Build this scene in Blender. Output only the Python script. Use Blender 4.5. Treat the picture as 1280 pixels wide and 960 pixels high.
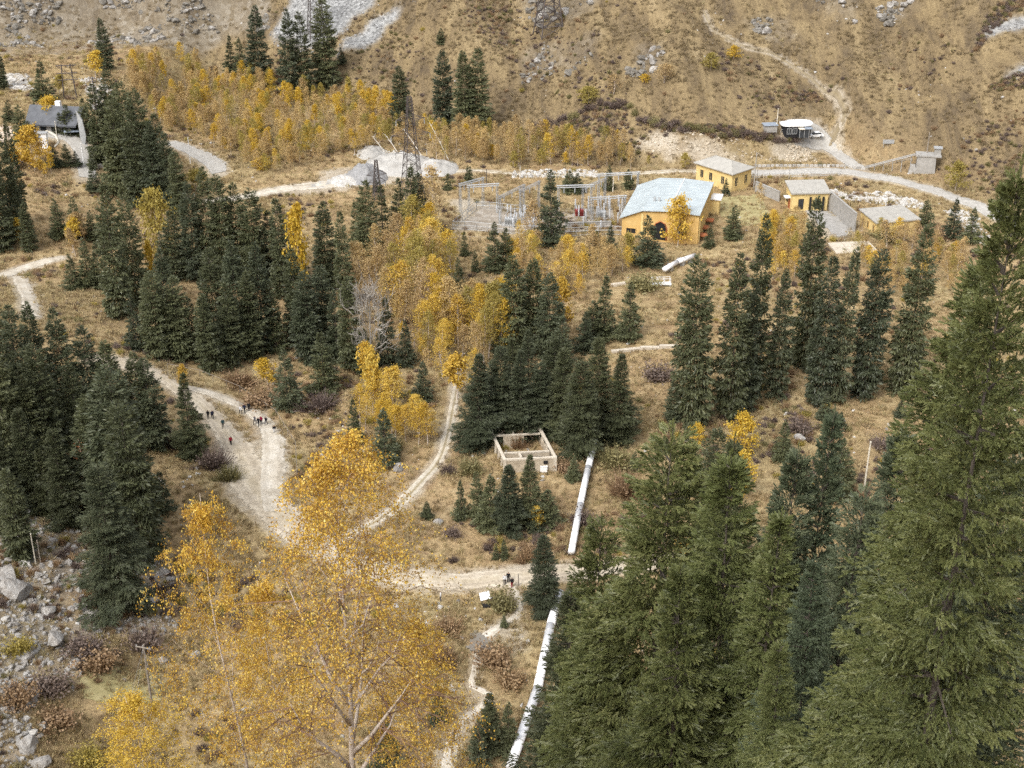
import bpy, bmesh, math, random
import numpy as np
from mathutils import Vector, Matrix

# ------------------------------------------------------------------ camera, light, exposure
for o in list(bpy.data.objects): bpy.data.objects.remove(o)
SC = bpy.context.scene
COL = SC.collection
RAD = math.radians
F_PX, PITCH, CAM_H = 1780.0, RAD(27.36), 123.0       # focal length in 1280-wide pixels, tilt, height over the valley
cam_d = bpy.data.cameras.new('camera'); cam = bpy.data.objects.new('camera', cam_d); COL.objects.link(cam)
cam_d.sensor_width = 36.0; cam_d.lens = F_PX/1280*36.0; cam_d.clip_start = 0.5; cam_d.clip_end = 6000
cam.location = (0, 0, CAM_H); cam.rotation_euler = (math.pi/2-PITCH, 0, 0)
SC.camera = cam

SUN_EL, SUN_AZ = RAD(48), RAD(-145)                    # azimuth from +Y towards +X: light comes from behind the viewpoint, left
world = bpy.data.worlds.new('World'); SC.world = world; world.use_nodes = True
wn, wl = world.node_tree.nodes, world.node_tree.links
wn.clear()
sky = wn.new('ShaderNodeTexSky'); sky.sky_type = 'NISHITA'; sky.sun_disc = False
sky.sun_elevation = SUN_EL; sky.sun_rotation = SUN_AZ; sky.air_density = 1.0; sky.dust_density = 3.0; sky.ozone_density = 1.0
hs = wn.new('ShaderNodeHueSaturation'); hs.inputs['Saturation'].default_value = 0.30
bg = wn.new('ShaderNodeBackground'); bg.inputs['Strength'].default_value = 0.15
wo = wn.new('ShaderNodeOutputWorld')
wl.new(sky.outputs[0], hs.inputs['Color']); wl.new(hs.outputs[0], bg.inputs['Color']); wl.new(bg.outputs[0], wo.inputs['Surface'])
sun_d = bpy.data.lights.new('sun', 'SUN'); sun_d.energy = 0.9; sun_d.angle = RAD(25); sun_d.color = (1.0, 0.97, 0.92)
sun = bpy.data.objects.new('sun', sun_d); COL.objects.link(sun)
sdir = Vector((math.sin(SUN_AZ)*math.cos(SUN_EL), math.cos(SUN_AZ)*math.cos(SUN_EL), math.sin(SUN_EL)))
sun.rotation_euler = sdir.to_track_quat('Z', 'Y').to_euler(); sun.location = (-100, 0, 300)
SC.view_settings.view_transform = 'Standard'; SC.view_settings.look = 'None'
SC.view_settings.exposure = 1.22; SC.view_settings.gamma = 1.0; SC.view_settings.use_curve_mapping = False
SC.render.engine = 'CYCLES'
SC.cycles.max_bounces = 6; SC.cycles.diffuse_bounces = 4; SC.cycles.glossy_bounces = 2
SC.cycles.transmission_bounces = 3; SC.cycles.transparent_max_bounces = 4
SC.cycles.use_adaptive_sampling = True; SC.cycles.adaptive_threshold = 0.02
SC.cycles.use_denoising = False

# ------------------------------------------------------------------ noise and small helpers
rng = np.random.default_rng(7)
R_ = random.Random(11)
_perm = np.random.default_rng(3).permutation(512)
_grad = np.random.default_rng(5).uniform(-1, 1, 512)
def vnoise(x, y, seed=0):
    x = np.asarray(x, float); y = np.asarray(y, float)
    xi = np.floor(x).astype(int); yi = np.floor(y).astype(int)
    fx = x-xi; fy = y-yi
    fx = fx*fx*(3-2*fx); fy = fy*fy*(3-2*fy)
    def g(a, b): return _grad[_perm[(_perm[(a+seed*17) % 512]+b) % 512]]
    return (g(xi, yi)*(1-fx)+g(xi+1, yi)*fx)*(1-fy)+(g(xi, yi+1)*(1-fx)+g(xi+1, yi+1)*fx)*fy
def fbm(x, y, octaves=4, seed=0, gain=0.5):
    s = 0; a = 1.0
    for o in range(octaves):
        s = s+a*vnoise(np.asarray(x)*2**o+13.7*o, np.asarray(y)*2**o-7.1*o, seed+o); a *= gain
    return s
def sstep(a, b, x):
    t = np.clip((np.asarray(x, float)-a)/(b-a), 0, 1); return t*t*(3-2*t)

CP, SP = math.cos(PITCH), math.sin(PITCH)
def ray_dir(px, py):
    u = (np.asarray(px, float)-640)/F_PX; v = (480-np.asarray(py, float))/F_PX
    return np.stack([u, CP+v*SP, -SP+v*CP], -1)
def project(p):
    p = np.asarray(p, float); d = p-np.array([0, 0, CAM_H])
    dep = d[..., 1]*CP-d[..., 2]*SP; up = d[..., 1]*SP+d[..., 2]*CP
    return np.stack([640+F_PX*d[..., 0]/dep, 480-F_PX*up/dep, dep], -1)
def flat(px, py):
    d = ray_dir(px, py); t = CAM_H/-d[..., 2]; return d[..., 0]*t, d[..., 1]*t

# ------------------------------------------------------------------ terrain heights
_bl = [(-900, 90), (-300, 92), (0, 92), (140, 84), (280, 92), (380, 118), (470, 132), (560, 158), (660, 172), (760, 205), (860, 207),
       (960, 202), (1040, 188), (1085, 205), (1160, 222), (1240, 252), (1330, 275), (1700, 330)]
_bx, _by = flat([b[0] for b in _bl], [b[1] for b in _bl])
_so = np.argsort(_bx); _bx = _bx[_so]; _by = _by[_so]
def terrain(x, y):
    x = np.asarray(x, float); y = np.asarray(y, float)
    floor = 0.9*fbm(x/34, y/34, 3, 1)+0.22*fbm(x/5.5, y/5.5, 3, 4)
    # talus slope on the left, near side
    lf = np.maximum(0, -x-46-0.04*(y-150))
    floor = floor+0.30*lf*(1-sstep(225, 300, y))+0.5*sstep(0, 12, lf)*fbm(x/7, y/7, 3, 9)*(1-sstep(215, 260, y))
    # terrace that carries the lodge on the far left
    floor = floor+9.0*sstep(338, 372, y-0.05*(x+112))*sstep(-96, -116, x)
    floor = floor+4.0*sstep(280, 330, y)*sstep(-92, -128, x)*(1-sstep(338, 372, y))
    # stream bed near the ford
    floor = floor-0.7*np.exp(-((y-171)/5.0)**2)*sstep(-40, -20, x)*(1-sstep(5, 14, x))
    # mountain behind
    yb = np.interp(x, _bx, _by)
    d = y-yb+5*fbm(x/40, y/40, 3, 12)
    dp = np.maximum(d, 0)
    left = sstep(-70, -120, x)
    slope = 0.47+0.42*left
    hill = slope*dp*sstep(-5, 25, d)+0.0006*np.minimum(dp, 300)**2
    rough = sstep(5, 60, d)
    hill = hill+rough*((2.4+5*left)*fbm(x/26+y/60, y/40, 4, 21)+(0.5+1.2*left)*fbm(x/6, y/7, 3, 25)-(3.2*(1-left))*np.abs(fbm((x+0.55*y)/30, (y-0.5*x)/95, 3, 28)))
    sc = sstep(30, 48, x)*(1-sstep(92, 112, x))
    hill = hill+sc*6.0*sstep(0, 8, d)
    hill = np.minimum(hill, 420+0.1*dp)
    z = floor+np.maximum(hill, 0)
    # near hillside under the viewpoint
    near = 118.5-0.955*(y+1)+2.0*fbm(x/20, y/20, 3, 31)+0.10*np.maximum(0, -x-60)
    near = np.where(y < -2, 120.6+0.4*(-y-2), near)
    k = 5.0
    m = np.maximum(z, near)
    z = m+k*0.25*np.maximum(0, 1-np.abs(z-near)/k)**2
    # valley sides beyond the frame
    z = z+0.35*np.maximum(0, np.abs(x)-230)*sstep(60, 160, y)
    return z
def _axis(lo, d0, d1, hi, st):
    mid = np.arange(d0, d1+st, st); a = [mid[-1]]; s = st
    while a[-1] < hi: s *= 1.25; a.append(a[-1]+s)
    b = [mid[0]]; s = st
    while b[-1] > lo: s *= 1.25; b.append(b[-1]-s)
    return np.array(b[1:][::-1]+list(mid)+a[1:])
GX = _axis(-1800, -175, 185, 1800, 1.25); GY = _axis(-700, 92, 470, 2000, 1.25)
GZ = terrain(*np.meshgrid(GX, GY))                       # [iy, ix]
def hgt(x, y):
    x = np.asarray(x, float); y = np.asarray(y, float)
    i = np.clip(np.searchsorted(GX, x)-1, 0, len(GX)-2); j = np.clip(np.searchsorted(GY, y)-1, 0, len(GY)-2)
    u = np.clip((x-GX[i])/(GX[i+1]-GX[i]), 0, 1); v = np.clip((y-GY[j])/(GY[j+1]-GY[j]), 0, 1)
    return (GZ[j, i]*(1-u)+GZ[j, i+1]*u)*(1-v)+(GZ[j+1, i]*(1-u)+GZ[j+1, i+1]*u)*v
def at(px, py, t0=95.0):
    """ground point seen at a photo position (1280 x 960)"""
    px, py = np.broadcast_arrays(np.asarray(px, float), np.asarray(py, float))
    shp = px.shape; d = ray_dir(px.ravel(), py.ravel())
    ts = np.arange(t0, 1200, 1.0)
    out = np.zeros((d.shape[0], 3))
    for k in range(0, d.shape[0], 2000):
        dd = d[k:k+2000]
        P = dd[:, None, :]*ts[None, :, None]; zz = CAM_H+P[..., 2]
        below = zz < hgt(P[..., 0], P[..., 1])
        i = np.argmax(below, 1); i = np.where(below.any(1), i, len(ts)-1)
        hi = ts[i]; lo = ts[np.maximum(i-1, 0)]
        for _ in range(14):
            m = (lo+hi)/2; q = dd*m[:, None]; b = CAM_H+q[:, 2] < hgt(q[:, 0], q[:, 1])
            hi = np.where(b, m, hi); lo = np.where(b, lo, m)
        q = dd*hi[:, None]; q[:, 2] = hgt(q[:, 0], q[:, 1]); out[k:k+2000] = q
    return out.reshape(shp+(3,))
def P(px, py): return Vector(at(px, py))
def height_for(base, top_py):
    """height of something standing at base whose top shows at row top_py"""
    v = (480-top_py)/F_PX; x, y, z = base
    dz = y*(v*CP-SP)/(CP+v*SP)
    return max(0.2, CAM_H+dz-z)
def depth_of(b): return b[1]*CP-(b[2]-CAM_H)*SP

# ------------------------------------------------------------------ mesh helpers
def mesh_np(name, V, faces_flat, nper, smooth=False):
    V = np.asarray(V, np.float32); F = np.asarray(faces_flat, np.int32).ravel()
    me = bpy.data.meshes.new(name); n = len(F)//nper
    me.vertices.add(len(V)); me.vertices.foreach_set('co', V.ravel())
    me.loops.add(len(F)); me.loops.foreach_set('vertex_index', F)
    me.polygons.add(n); me.polygons.foreach_set('loop_start', np.arange(0, len(F), nper, dtype=np.int32))
    try: me.polygons.foreach_set('loop_total', np.full(n, nper, np.int32))
    except Exception: pass
    if smooth: me.polygons.foreach_set('use_smooth', np.ones(n, bool))
    me.update(calc_edges=True)
    return me
def fattr(me, name, vals):
    a = me.attributes.new(name, 'FLOAT', 'POINT'); a.data.foreach_set('value', np.asarray(vals, np.float32))
class MB:
    """collects boxes, bars and sheets into one mesh"""
    def __init__(s): s.v = []; s.f = []; s.m = []
    def poly(s, pts, mi=0):
        b = len(s.v); s.v += [tuple(p) for p in pts]; s.f.append(tuple(range(b, b+len(pts)))); s.m.append(mi)
    def box(s, c, size, rz=0.0, mi=0, taper=1.0):
        b = len(s.v); hx, hy, hz = size[0]/2, size[1]/2, size[2]/2; ca, sa = math.cos(rz), math.sin(rz)
        for z in (-1, 1):
            k = taper if z > 0 else 1.0
            for x, y in ((-1, -1), (1, -1), (1, 1), (-1, 1)):
                X, Y = x*hx*k, y*hy*k
                s.v.append((c[0]+X*ca-Y*sa, c[1]+X*sa+Y*ca, c[2]+z*hz))
        for q in ((3, 2, 1, 0), (4, 5, 6, 7), (0, 1, 5, 4), (1, 2, 6, 5), (2, 3, 7, 6), (3, 0, 4, 7)):
            s.f.append(tuple(b+i for i in q)); s.m.append(mi)
        return s
    def bar(s, a, b_, r, n=4, r2=None, mi=0, cap=True):
        a = Vector(a); b_ = Vector(b_); d = (b_-a)
        if d.length < 1e-6: return s
        d.normalize(); u = d.orthogonal().normalized(); w = d.cross(u); r2 = r if r2 is None else r2
        b = len(s.v)
        for p, rr in ((a, r), (b_, r2)):
            for k in range(n):
                t = 2*math.pi*(k+0.5)/n; s.v.append(tuple(p+u*(math.cos(t)*rr)+w*(math.sin(t)*rr)))
        for k in range(n):
            s.f.append((b+k, b+(k+1) % n, b+n+(k+1) % n, b+n+k)); s.m.append(mi)
        if cap:
            s.f.append(tuple(b+k for k in range(n-1, -1, -1))); s.m.append(mi)
            s.f.append(tuple(b+n+k for k in range(n))); s.m.append(mi)
        return s
    def tube(s, pts, radii, n=8, mi=0):
        pts = [Vector(p) for p in pts]; b = len(s.v); u = None
        for i, p in enumerate(pts):
            d = (pts[min(i+1, len(pts)-1)]-pts[max(i-1, 0)]).normalized()
            if u is None: u = d.orthogonal().normalized()
            u = (u-d*u.dot(d)).normalized(); w = d.cross(u)
            for k in range(n):
                t = 2*math.pi*k/n; s.v.append(tuple(p+(u*math.cos(t)+w*math.sin(t))*radii[i]))
        for i in range(len(pts)-1):
            for k in range(n):
                s.f.append((b+i*n+k, b+i*n+(k+1) % n, b+(i+1)*n+(k+1) % n, b+(i+1)*n+k)); s.m.append(mi)
        s.f.append(tuple(b+k for k in range(n-1, -1, -1))); s.m.append(mi)
        s.f.append(tuple(b+(len(pts)-1)*n+k for k in range(n))); s.m.append(mi)
        return s
    def mesh(s, name, mats, smooth=False):
        me = bpy.data.meshes.new(name); me.from_pydata(s.v, [], s.f)
        for m in (mats if isinstance(mats, (list, tuple)) else [mats]): me.materials.append(m)
        if len(me.materials) > 1: me.polygons.foreach_set('material_index', s.m)
        if smooth: me.polygons.foreach_set('use_smooth', np.ones(len(me.polygons), bool))
        me.update(); return me
    def build(s, name, mats, parent=None, smooth=False): return link(name, s.mesh(name, mats, smooth), parent)
def link(name, me, parent=None, loc=None, mat=None):
    o = bpy.data.objects.new(name, me); COL.objects.link(o)
    if mat is not None: me.materials.clear(); me.materials.append(mat)
    if parent is not None: o.parent = parent
    if loc is not None: o.location = loc
    return o
def tag(o, label, cat, group=None):
    o['label'] = label; o['category'] = cat
    if group: o['group'] = group
    return o
def thing(name, label, cat, loc=(0, 0, 0), rz=0.0, group=None):
    o = bpy.data.objects.new(name, None); COL.objects.link(o); o.empty_display_size = 0.2
    o.location = loc; o.rotation_euler = (0, 0, rz); return tag(o, label, cat, group)
def kind(o, k): o['kind'] = k; return o
ORD = 'leftmost second third fourth fifth sixth seventh eighth ninth tenth eleventh twelfth thirteenth fourteenth fifteenth sixteenth seventeenth eighteenth nineteenth twentieth twenty-first twenty-second twenty-third twenty-fourth twenty-fifth twenty-sixth twenty-seventh twenty-eighth twenty-ninth thirtieth'.split()
def inpoly(x, y, poly):
    x = np.asarray(x); y = np.asarray(y); c = np.zeros(x.shape, bool); n = len(poly)
    for i in range(n):
        x1, y1 = poly[i]; x2, y2 = poly[(i+1) % n]
        k = (y1 > y) != (y2 > y)
        c ^= k & (x < (x2-x1)*(y-y1)/(y2-y1+1e-12)+x1)
    return c
def polydist(x, y, pts):
    """distance to a polyline of (x, y, half width), minus that half width"""
    best = np.full(np.shape(x), 1e9)
    for (x1, y1, w1), (x2, y2, w2) in zip(pts[:-1], pts[1:]):
        dx, dy = x2-x1, y2-y1; L = dx*dx+dy*dy+1e-9
        t = np.clip(((x-x1)*dx+(y-y1)*dy)/L, 0, 1)
        best = np.minimum(best, np.hypot(x-x1-t*dx, y-y1-t*dy)-(w1+(w2-w1)*t))
    return best
# ------------------------------------------------------------------ materials
def new_mat(name):
    m = bpy.data.materials.new(name); m.use_nodes = True; nt = m.node_tree
    b = nt.nodes['Principled BSDF']; b.inputs['Roughness'].default_value = 0.85
    b.inputs['Specular IOR Level'].default_value = 0.2
    return m, nt.nodes, nt.links, b
def ramp(n, stops, interp='LINEAR'):
    r = n.new('ShaderNodeValToRGB'); e = r.color_ramp.elements; r.color_ramp.interpolation = interp
    while len(e) > 1: e.remove(e[-1])
    e[0].position = stops[0][0]; e[0].color = (*stops[0][1], 1)
    for p, c in stops[1:]:
        k = e.new(p); k.color = (*c, 1)
    return r
def mixc(n, l, fac, a, b, blend='MIX'):
    m = n.new('ShaderNodeMix'); m.data_type = 'RGBA'; m.blend_type = blend
    for sock, v in ((m.inputs[0], fac), (m.inputs[6], a), (m.inputs[7], b)):
        if isinstance(v, (int, float)): sock.default_value = v
        elif isinstance(v, tuple): sock.default_value = (*v, 1)
        else: l.new(v, sock)
    return m.outputs[2]
def noise(n, l, scale, detail=4, rough=0.55, vec=None, dist=0.0):
    t = n.new('ShaderNodeTexNoise'); t.inputs['Scale'].default_value = scale
    t.inputs['Detail'].default_value = detail; t.inputs['Roughness'].default_value = rough; t.inputs['Distortion'].default_value = dist
    if vec is not None: l.new(vec, t.inputs['Vector'])
    return t.outputs[0]
def bump(n, l, h, strength, dist, b):
    k = n.new('ShaderNodeBump'); k.inputs['Strength'].default_value = strength; k.inputs['Distance'].default_value = dist
    l.new(h, k.inputs['Height']); l.new(k.outputs[0], b.inputs['Normal'])
def pos(n): return n.new('ShaderNodeNewGeometry').outputs['Position']
def objco(n): return n.new('ShaderNodeTexCoord').outputs['Object']
def attr(n, name):
    a = n.new('ShaderNodeAttribute'); a.attribute_name = name; return a.outputs['Fac']
def plain(name, col, rough=0.8, metal=0.0, var=0.12, scale=1.5, spec=0.25, dirt=None):
    m, n, l, b = new_mat(name)
    c = objco(n); f = noise(n, l, scale, 6, 0.65, c)
    lo = tuple(x*(1-var) for x in (dirt or col)); hi = tuple(min(1, x*(1+var)) for x in col)
    r = ramp(n, [(0.3, lo), (0.7, hi)]); l.new(f, r.inputs[0]); l.new(r.outputs[0], b.inputs['Base Color'])
    b.inputs['Roughness'].default_value = rough; b.inputs['Metallic'].default_value = metal; b.inputs['Specular IOR Level'].default_value = spec
    return m
def ramp_mat(name, stops, scale, rough=0.9, bstr=0.5, bdist=0.15, bscale=None, geo=True):
    m, n, l, b = new_mat(name); v = pos(n) if geo else objco(n)
    f = noise(n, l, scale, 7, 0.68, v); r = ramp(n, stops); l.new(f, r.inputs[0]); l.new(r.outputs[0], b.inputs['Base Color'])
    b.inputs['Roughness'].default_value = rough
    if bstr: bump(n, l, noise(n, l, bscale or scale*3, 5, 0.7, v), bstr, bdist, b)
    return m
def leaf_mat(name, stops, transl=0.35, rough=0.6, tint=None, spread=0.5):
    """leaves: hue from a per-leaf value and a per-plant random number"""
    m = bpy.data.materials.new(name); m.use_nodes = True; n, l = m.node_tree.nodes, m.node_tree.links; n.clear()
    oi = n.new('ShaderNodeObjectInfo'); a = attr(n, 'tint')
    mx = n.new('ShaderNodeMath'); mx.operation = 'MULTIPLY'; mx.inputs[1].default_value = spread; l.new(a, mx.inputs[0])
    my = n.new('ShaderNodeMath'); my.operation = 'MULTIPLY_ADD'; my.inputs[1].default_value = 1-spread
    l.new(oi.outputs['Random'], my.inputs[0]); l.new(mx.outputs[0], my.inputs[2])
    r = ramp(n, stops); l.new(my.outputs[0], r.inputs[0])
    d = n.new('ShaderNodeBsdfDiffuse'); t = n.new('ShaderNodeBsdfTranslucent'); g = n.new('ShaderNodeBsdfGlossy')
    g.inputs['Roughness'].default_value = rough; g.inputs['Color'].default_value = (1, 1, 1, 1)
    l.new(r.outputs[0], d.inputs[0]); l.new(r.outputs[0], t.inputs[0])
    s1 = n.new('ShaderNodeMixShader'); s1.inputs[0].default_value = transl; l.new(d.outputs[0], s1.inputs[1]); l.new(t.outputs[0], s1.inputs[2])
    s2 = n.new('ShaderNodeMixShader'); s2.inputs[0].default_value = 0.025; l.new(s1.outputs[0], s2.inputs[1]); l.new(g.outputs[0], s2.inputs[2])
    o = n.new('ShaderNodeOutputMaterial'); l.new(s2.outputs[0], o.inputs[0])
    return m
M = {}
# ground: dry autumn grass with olive, rust and heather patches; rock, sand, scree where the attributes say so
m, n, l, b = new_mat('ground'); v = pos(n)
big = noise(n, l, 0.035, 5, 0.6, v); mid = noise(n, l, 0.22, 6, 0.7, v, 0.6); fine = noise(n, l, 1.6, 6, 0.75, v)
r1 = ramp(n, [(0.28, (0.155, 0.112, 0.074)), (0.40, (0.24, 0.178, 0.104)), (0.50, (0.345, 0.262, 0.145)), (0.62, (0.44, 0.355, 0.205)), (0.76, (0.51, 0.445, 0.29))])
l.new(mid, r1.inputs[0])
r2 = ramp(n, [(0.30, (0.19, 0.175, 0.08)), (0.45, (0.30, 0.225, 0.115)), (0.58, (0.29, 0.185, 0.095)), (0.72, (0.20, 0.150, 0.105))])
l.new(big, r2.inputs[0])
c = mixc(n, l, 0.38, r1.outputs[0], r2.outputs[0])
r3 = ramp(n, [(0.30, (0.55, 0.5, 0.46)), (0.5, (0.96, 0.95, 0.93)), (0.72, (1.35, 1.32, 1.25))]); l.new(fine, r3.inputs[0])
c = mixc(n, l, 0.85, c, r3.outputs[0], 'MULTIPLY')
# hillside: warmer straw, streaked down the slope
mp = n.new('ShaderNodeMapping'); l.new(v, mp.inputs[0]); mp.inputs['Rotation'].default_value = (0, 0, RAD(22)); mp.inputs['Scale'].default_value = (1.0, 0.30, 0.30)
hn = noise(n, l, 0.16, 7, 0.72, mp.outputs[0], 0.5)
rh = ramp(n, [(0.30, (0.082, 0.064, 0.046)), (0.40, (0.132, 0.101, 0.062)), (0.48, (0.180, 0.136, 0.078)), (0.58, (0.232, 0.177, 0.098)), (0.70, (0.295, 0.23, 0.135))]); l.new(hn, rh.inputs[0])
ch = mixc(n, l, 0.8, rh.outputs[0], r3.outputs[0], 'MULTIPLY')
c = mixc(n, l, attr(n, 'hill'), c, ch)
sandr = ramp(n, [(0.35, (0.30, 0.255, 0.19)), (0.65, (0.50, 0.45, 0.37))]); l.new(fine, sandr.inputs[0])
sa = n.new('ShaderNodeMath'); sa.operation = 'MULTIPLY_ADD'; sa.use_clamp = True
sm = n.new('ShaderNodeMath'); sm.operation = 'SUBTRACT'; sm.inputs[1].default_value = 0.5; l.new(mid, sm.inputs[0])
sm2 = n.new('ShaderNodeMath'); sm2.operation = 'MULTIPLY'; sm2.inputs[1].default_value = 1.6; l.new(sm.outputs[0], sm2.inputs[0])
sa.inputs[1].default_value = 1.0; l.new(attr(n, 'sand'), sa.inputs[0]); l.new(sm2.outputs[0], sa.inputs[2])
sgate = n.new('ShaderNodeMath'); sgate.operation = 'MULTIPLY'; l.new(sa.outputs[0], sgate.inputs[0])
sg2 = n.new('ShaderNodeMath'); sg2.operation = 'MULTIPLY'; sg2.use_clamp = True; sg2.inputs[1].default_value = 4.0; l.new(attr(n, 'sand'), sg2.inputs[0]); l.new(sg2.outputs[0], sgate.inputs[1])
c = mixc(n, l, sgate.outputs[0], c, sandr.outputs[0])
vo = n.new('ShaderNodeTexVoronoi'); vo.inputs['Scale'].default_value = 0.55; l.new(v, vo.inputs['Vector'])
rk = ramp(n, [(0.25, (0.10, 0.088, 0.072)), (0.5, (0.19, 0.172, 0.145)), (0.75, (0.31, 0.295, 0.265))]); l.new(mixc(n, l, 0.5, fine, vo.outputs['Color']), rk.inputs[0])
rm = n.new('ShaderNodeMath'); rm.operation = 'MULTIPLY_ADD'; rm.use_clamp = True; rm.inputs[1].default_value = 1.0; l.new(attr(n, 'rock'), rm.inputs[0]); 
rsub = n.new('ShaderNodeMath'); rsub.operation = 'SUBTRACT'; rsub.inputs[1].default_value = 0.55; l.new(hn, rsub.inputs[0])
rmul = n.new('ShaderNodeMath'); rmul.operation = 'MULTIPLY'; rmul.inputs[1].default_value = 3.0; l.new(rsub.outputs[0], rmul.inputs[0])
rmg = n.new('ShaderNodeMath'); rmg.operation = 'MULTIPLY'; l.new(rmul.outputs[0], rmg.inputs[0]); l.new(attr(n, 'rock'), rmg.inputs[1]); l.new(rmg.outputs[0], rm.inputs[2])
c = mixc(n, l, rm.outputs[0], c, rk.outputs[0])
vs = n.new('ShaderNodeTexVoronoi'); vs.inputs['Scale'].default_value = 1.1; l.new(v, vs.inputs['Vector'])
rs = ramp(n, [(0.2, (0.17, 0.17, 0.165)), (0.55, (0.27, 0.27, 0.262)), (0.85, (0.37, 0.37, 0.36))]); l.new(vs.outputs['Color'], rs.inputs[0])
c = mixc(n, l, attr(n, 'scree'), c, rs.outputs[0])
l.new(c, b.inputs['Base Color']); b.inputs['Roughness'].default_value = 0.95; b.inputs['Specular IOR Level'].default_value = 0.1
bump(n, l, mixc(n, l, 0.5, fine, mid), 0.8, 0.5, b)
M['ground'] = m
def road_mat(name, stops, median=0.0, rut=0.22, edge=0.55, scale=0.35):
    """worn road: wheel ruts, a grassy median and a broken verge, from the across-road coordinate"""
    m, n, l, b = new_mat(name); v = pos(n); f = noise(n, l, scale, 7, 0.68, v); r = ramp(n, stops); l.new(f, r.inputs[0]); col = r.outputs[0]
    def mth(op, a, c=0.0, clamp=False):
        q = n.new('ShaderNodeMath'); q.operation = op; q.use_clamp = clamp
        for i, z in enumerate((a, c)):
            if isinstance(z, (int, float)): q.inputs[i].default_value = z
            else: l.new(z, q.inputs[i])
        return q.outputs[0]
    u = mth('ABSOLUTE', attr(n, 'across')); nz = noise(n, l, 0.5, 5, 0.7, v); nf = noise(n, l, 2.2, 5, 0.7, v)
    uw = mth('ADD', u, mth('MULTIPLY', mth('SUBTRACT', nz, 0.5), 0.5))
    rt = ramp(n, [(0.24, (0, 0, 0)), (0.36, (1, 1, 1)), (0.52, (1, 1, 1)), (0.64, (0, 0, 0))]); l.new(uw, rt.inputs[0])
    col = mixc(n, l, mth('MULTIPLY', rt.outputs[0], rut), col, (0.25, 0.205, 0.15))
    md = ramp(n, [(0.10, (1, 1, 1)), (0.30, (0, 0, 0))]); l.new(uw, md.inputs[0])
    col = mixc(n, l, mth('MULTIPLY', md.outputs[0], median), col, (0.24, 0.19, 0.10))
    st = ramp(n, [(0.36, (0.72, 0.70, 0.66)), (0.5, (1, 1, 1)), (0.66, (1.12, 1.1, 1.08))]); l.new(nf, st.inputs[0]); col = mixc(n, l, 0.8, col, st.outputs[0], 'MULTIPLY')
    l.new(col, b.inputs['Base Color']); b.inputs['Roughness'].default_value = 0.95; bump(n, l, nf, 0.5, 0.1, b)
    ed = mth('ADD', u, mth('MULTIPLY', mth('SUBTRACT', noise(n, l, 0.9, 6, 0.75, v), 0.5), edge*2)); al = ramp(n, [(0.74, (1, 1, 1)), (0.86, (0, 0, 0))]); l.new(ed, al.inputs[0])
    l.new(al.outputs[0], b.inputs['Alpha']); return m
M['dirt'] = road_mat('dirt_road', [(0.3, (0.36, 0.315, 0.245)), (0.5, (0.52, 0.47, 0.385)), (0.7, (0.62, 0.58, 0.505))])
M['dirt_tan'] = road_mat('dirt_tan', [(0.3, (0.36, 0.305, 0.225)), (0.5, (0.50, 0.435, 0.335)), (0.7, (0.58, 0.52, 0.42))], 0.25, 0.35)
M['two_track'] = road_mat('two_track', [(0.3, (0.36, 0.31, 0.235)), (0.5, (0.50, 0.45, 0.36)), (0.7, (0.60, 0.56, 0.48))], 0.75, 0.1)
M['hill_dirt'] = road_mat('hill_dirt', [(0.3, (0.18, 0.145, 0.09)), (0.5, (0.25, 0.205, 0.135)), (0.7, (0.33, 0.28, 0.195))], 0.3, 0.2, 0.8)
M['gravel'] = ramp_mat('gravel_yard', [(0.3, (0.26, 0.245, 0.22)), (0.5, (0.38, 0.365, 0.335)), (0.7, (0.48, 0.465, 0.435))], 0.25, bstr=0.6, bdist=0.2, bscale=2.0)
M['lawn'] = ramp_mat('mown_lawn', [(0.3, (0.23, 0.20, 0.09)), (0.5, (0.33, 0.285, 0.14)), (0.7, (0.43, 0.37, 0.21))], 0.6, bstr=0.5, bdist=0.1)
M['yard'] = ramp_mat('yard_gravel', [(0.3, (0.20, 0.165, 0.125)), (0.5, (0.30, 0.26, 0.21)), (0.7, (0.42, 0.39, 0.34))], 0.5, bstr=0.6, bdist=0.15, bscale=2.5)
M['asphalt'] = road_mat('asphalt', [(0.3, (0.34, 0.325, 0.295)), (0.7, (0.46, 0.445, 0.41))], 0.0, 0.12, 0.25, 0.5)
M['paving'] = ramp_mat('pink_paving', [(0.3, (0.50, 0.40, 0.31)), (0.7, (0.60, 0.50, 0.40))], 0.6, bstr=0.1, bdist=0.03)
M['cliff'] = ramp_mat('cliff_rock', [(0.28, (0.09, 0.08, 0.068)), (0.5, (0.18, 0.165, 0.14)), (0.75, (0.30, 0.285, 0.26))], 0.8, bstr=0.9, bdist=0.3, bscale=2.0)
M['rock'] = ramp_mat('rock', [(0.28, (0.14, 0.125, 0.108)), (0.45, (0.27, 0.25, 0.225)), (0.6, (0.38, 0.365, 0.34)), (0.8, (0.48, 0.47, 0.45))], 1.1, bstr=0.9, bdist=0.25, bscale=2.5)
M['rock_pale'] = ramp_mat('pale_rock', [(0.25, (0.28, 0.26, 0.23)), (0.5, (0.46, 0.44, 0.405)), (0.75, (0.58, 0.565, 0.535))], 0.9, bstr=0.8, bdist=0.2, bscale=2.5)
M['gravel_grey'] = ramp_mat('grey_gravel', [(0.3, (0.20, 0.20, 0.20)), (0.7, (0.33, 0.325, 0.32))], 1.2, bstr=0.6, bdist=0.2)
M['concrete'] = ramp_mat('concrete', [(0.3, (0.25, 0.24, 0.22)), (0.7, (0.40, 0.385, 0.36))], 1.2, bstr=0.3, bdist=0.05)
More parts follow.
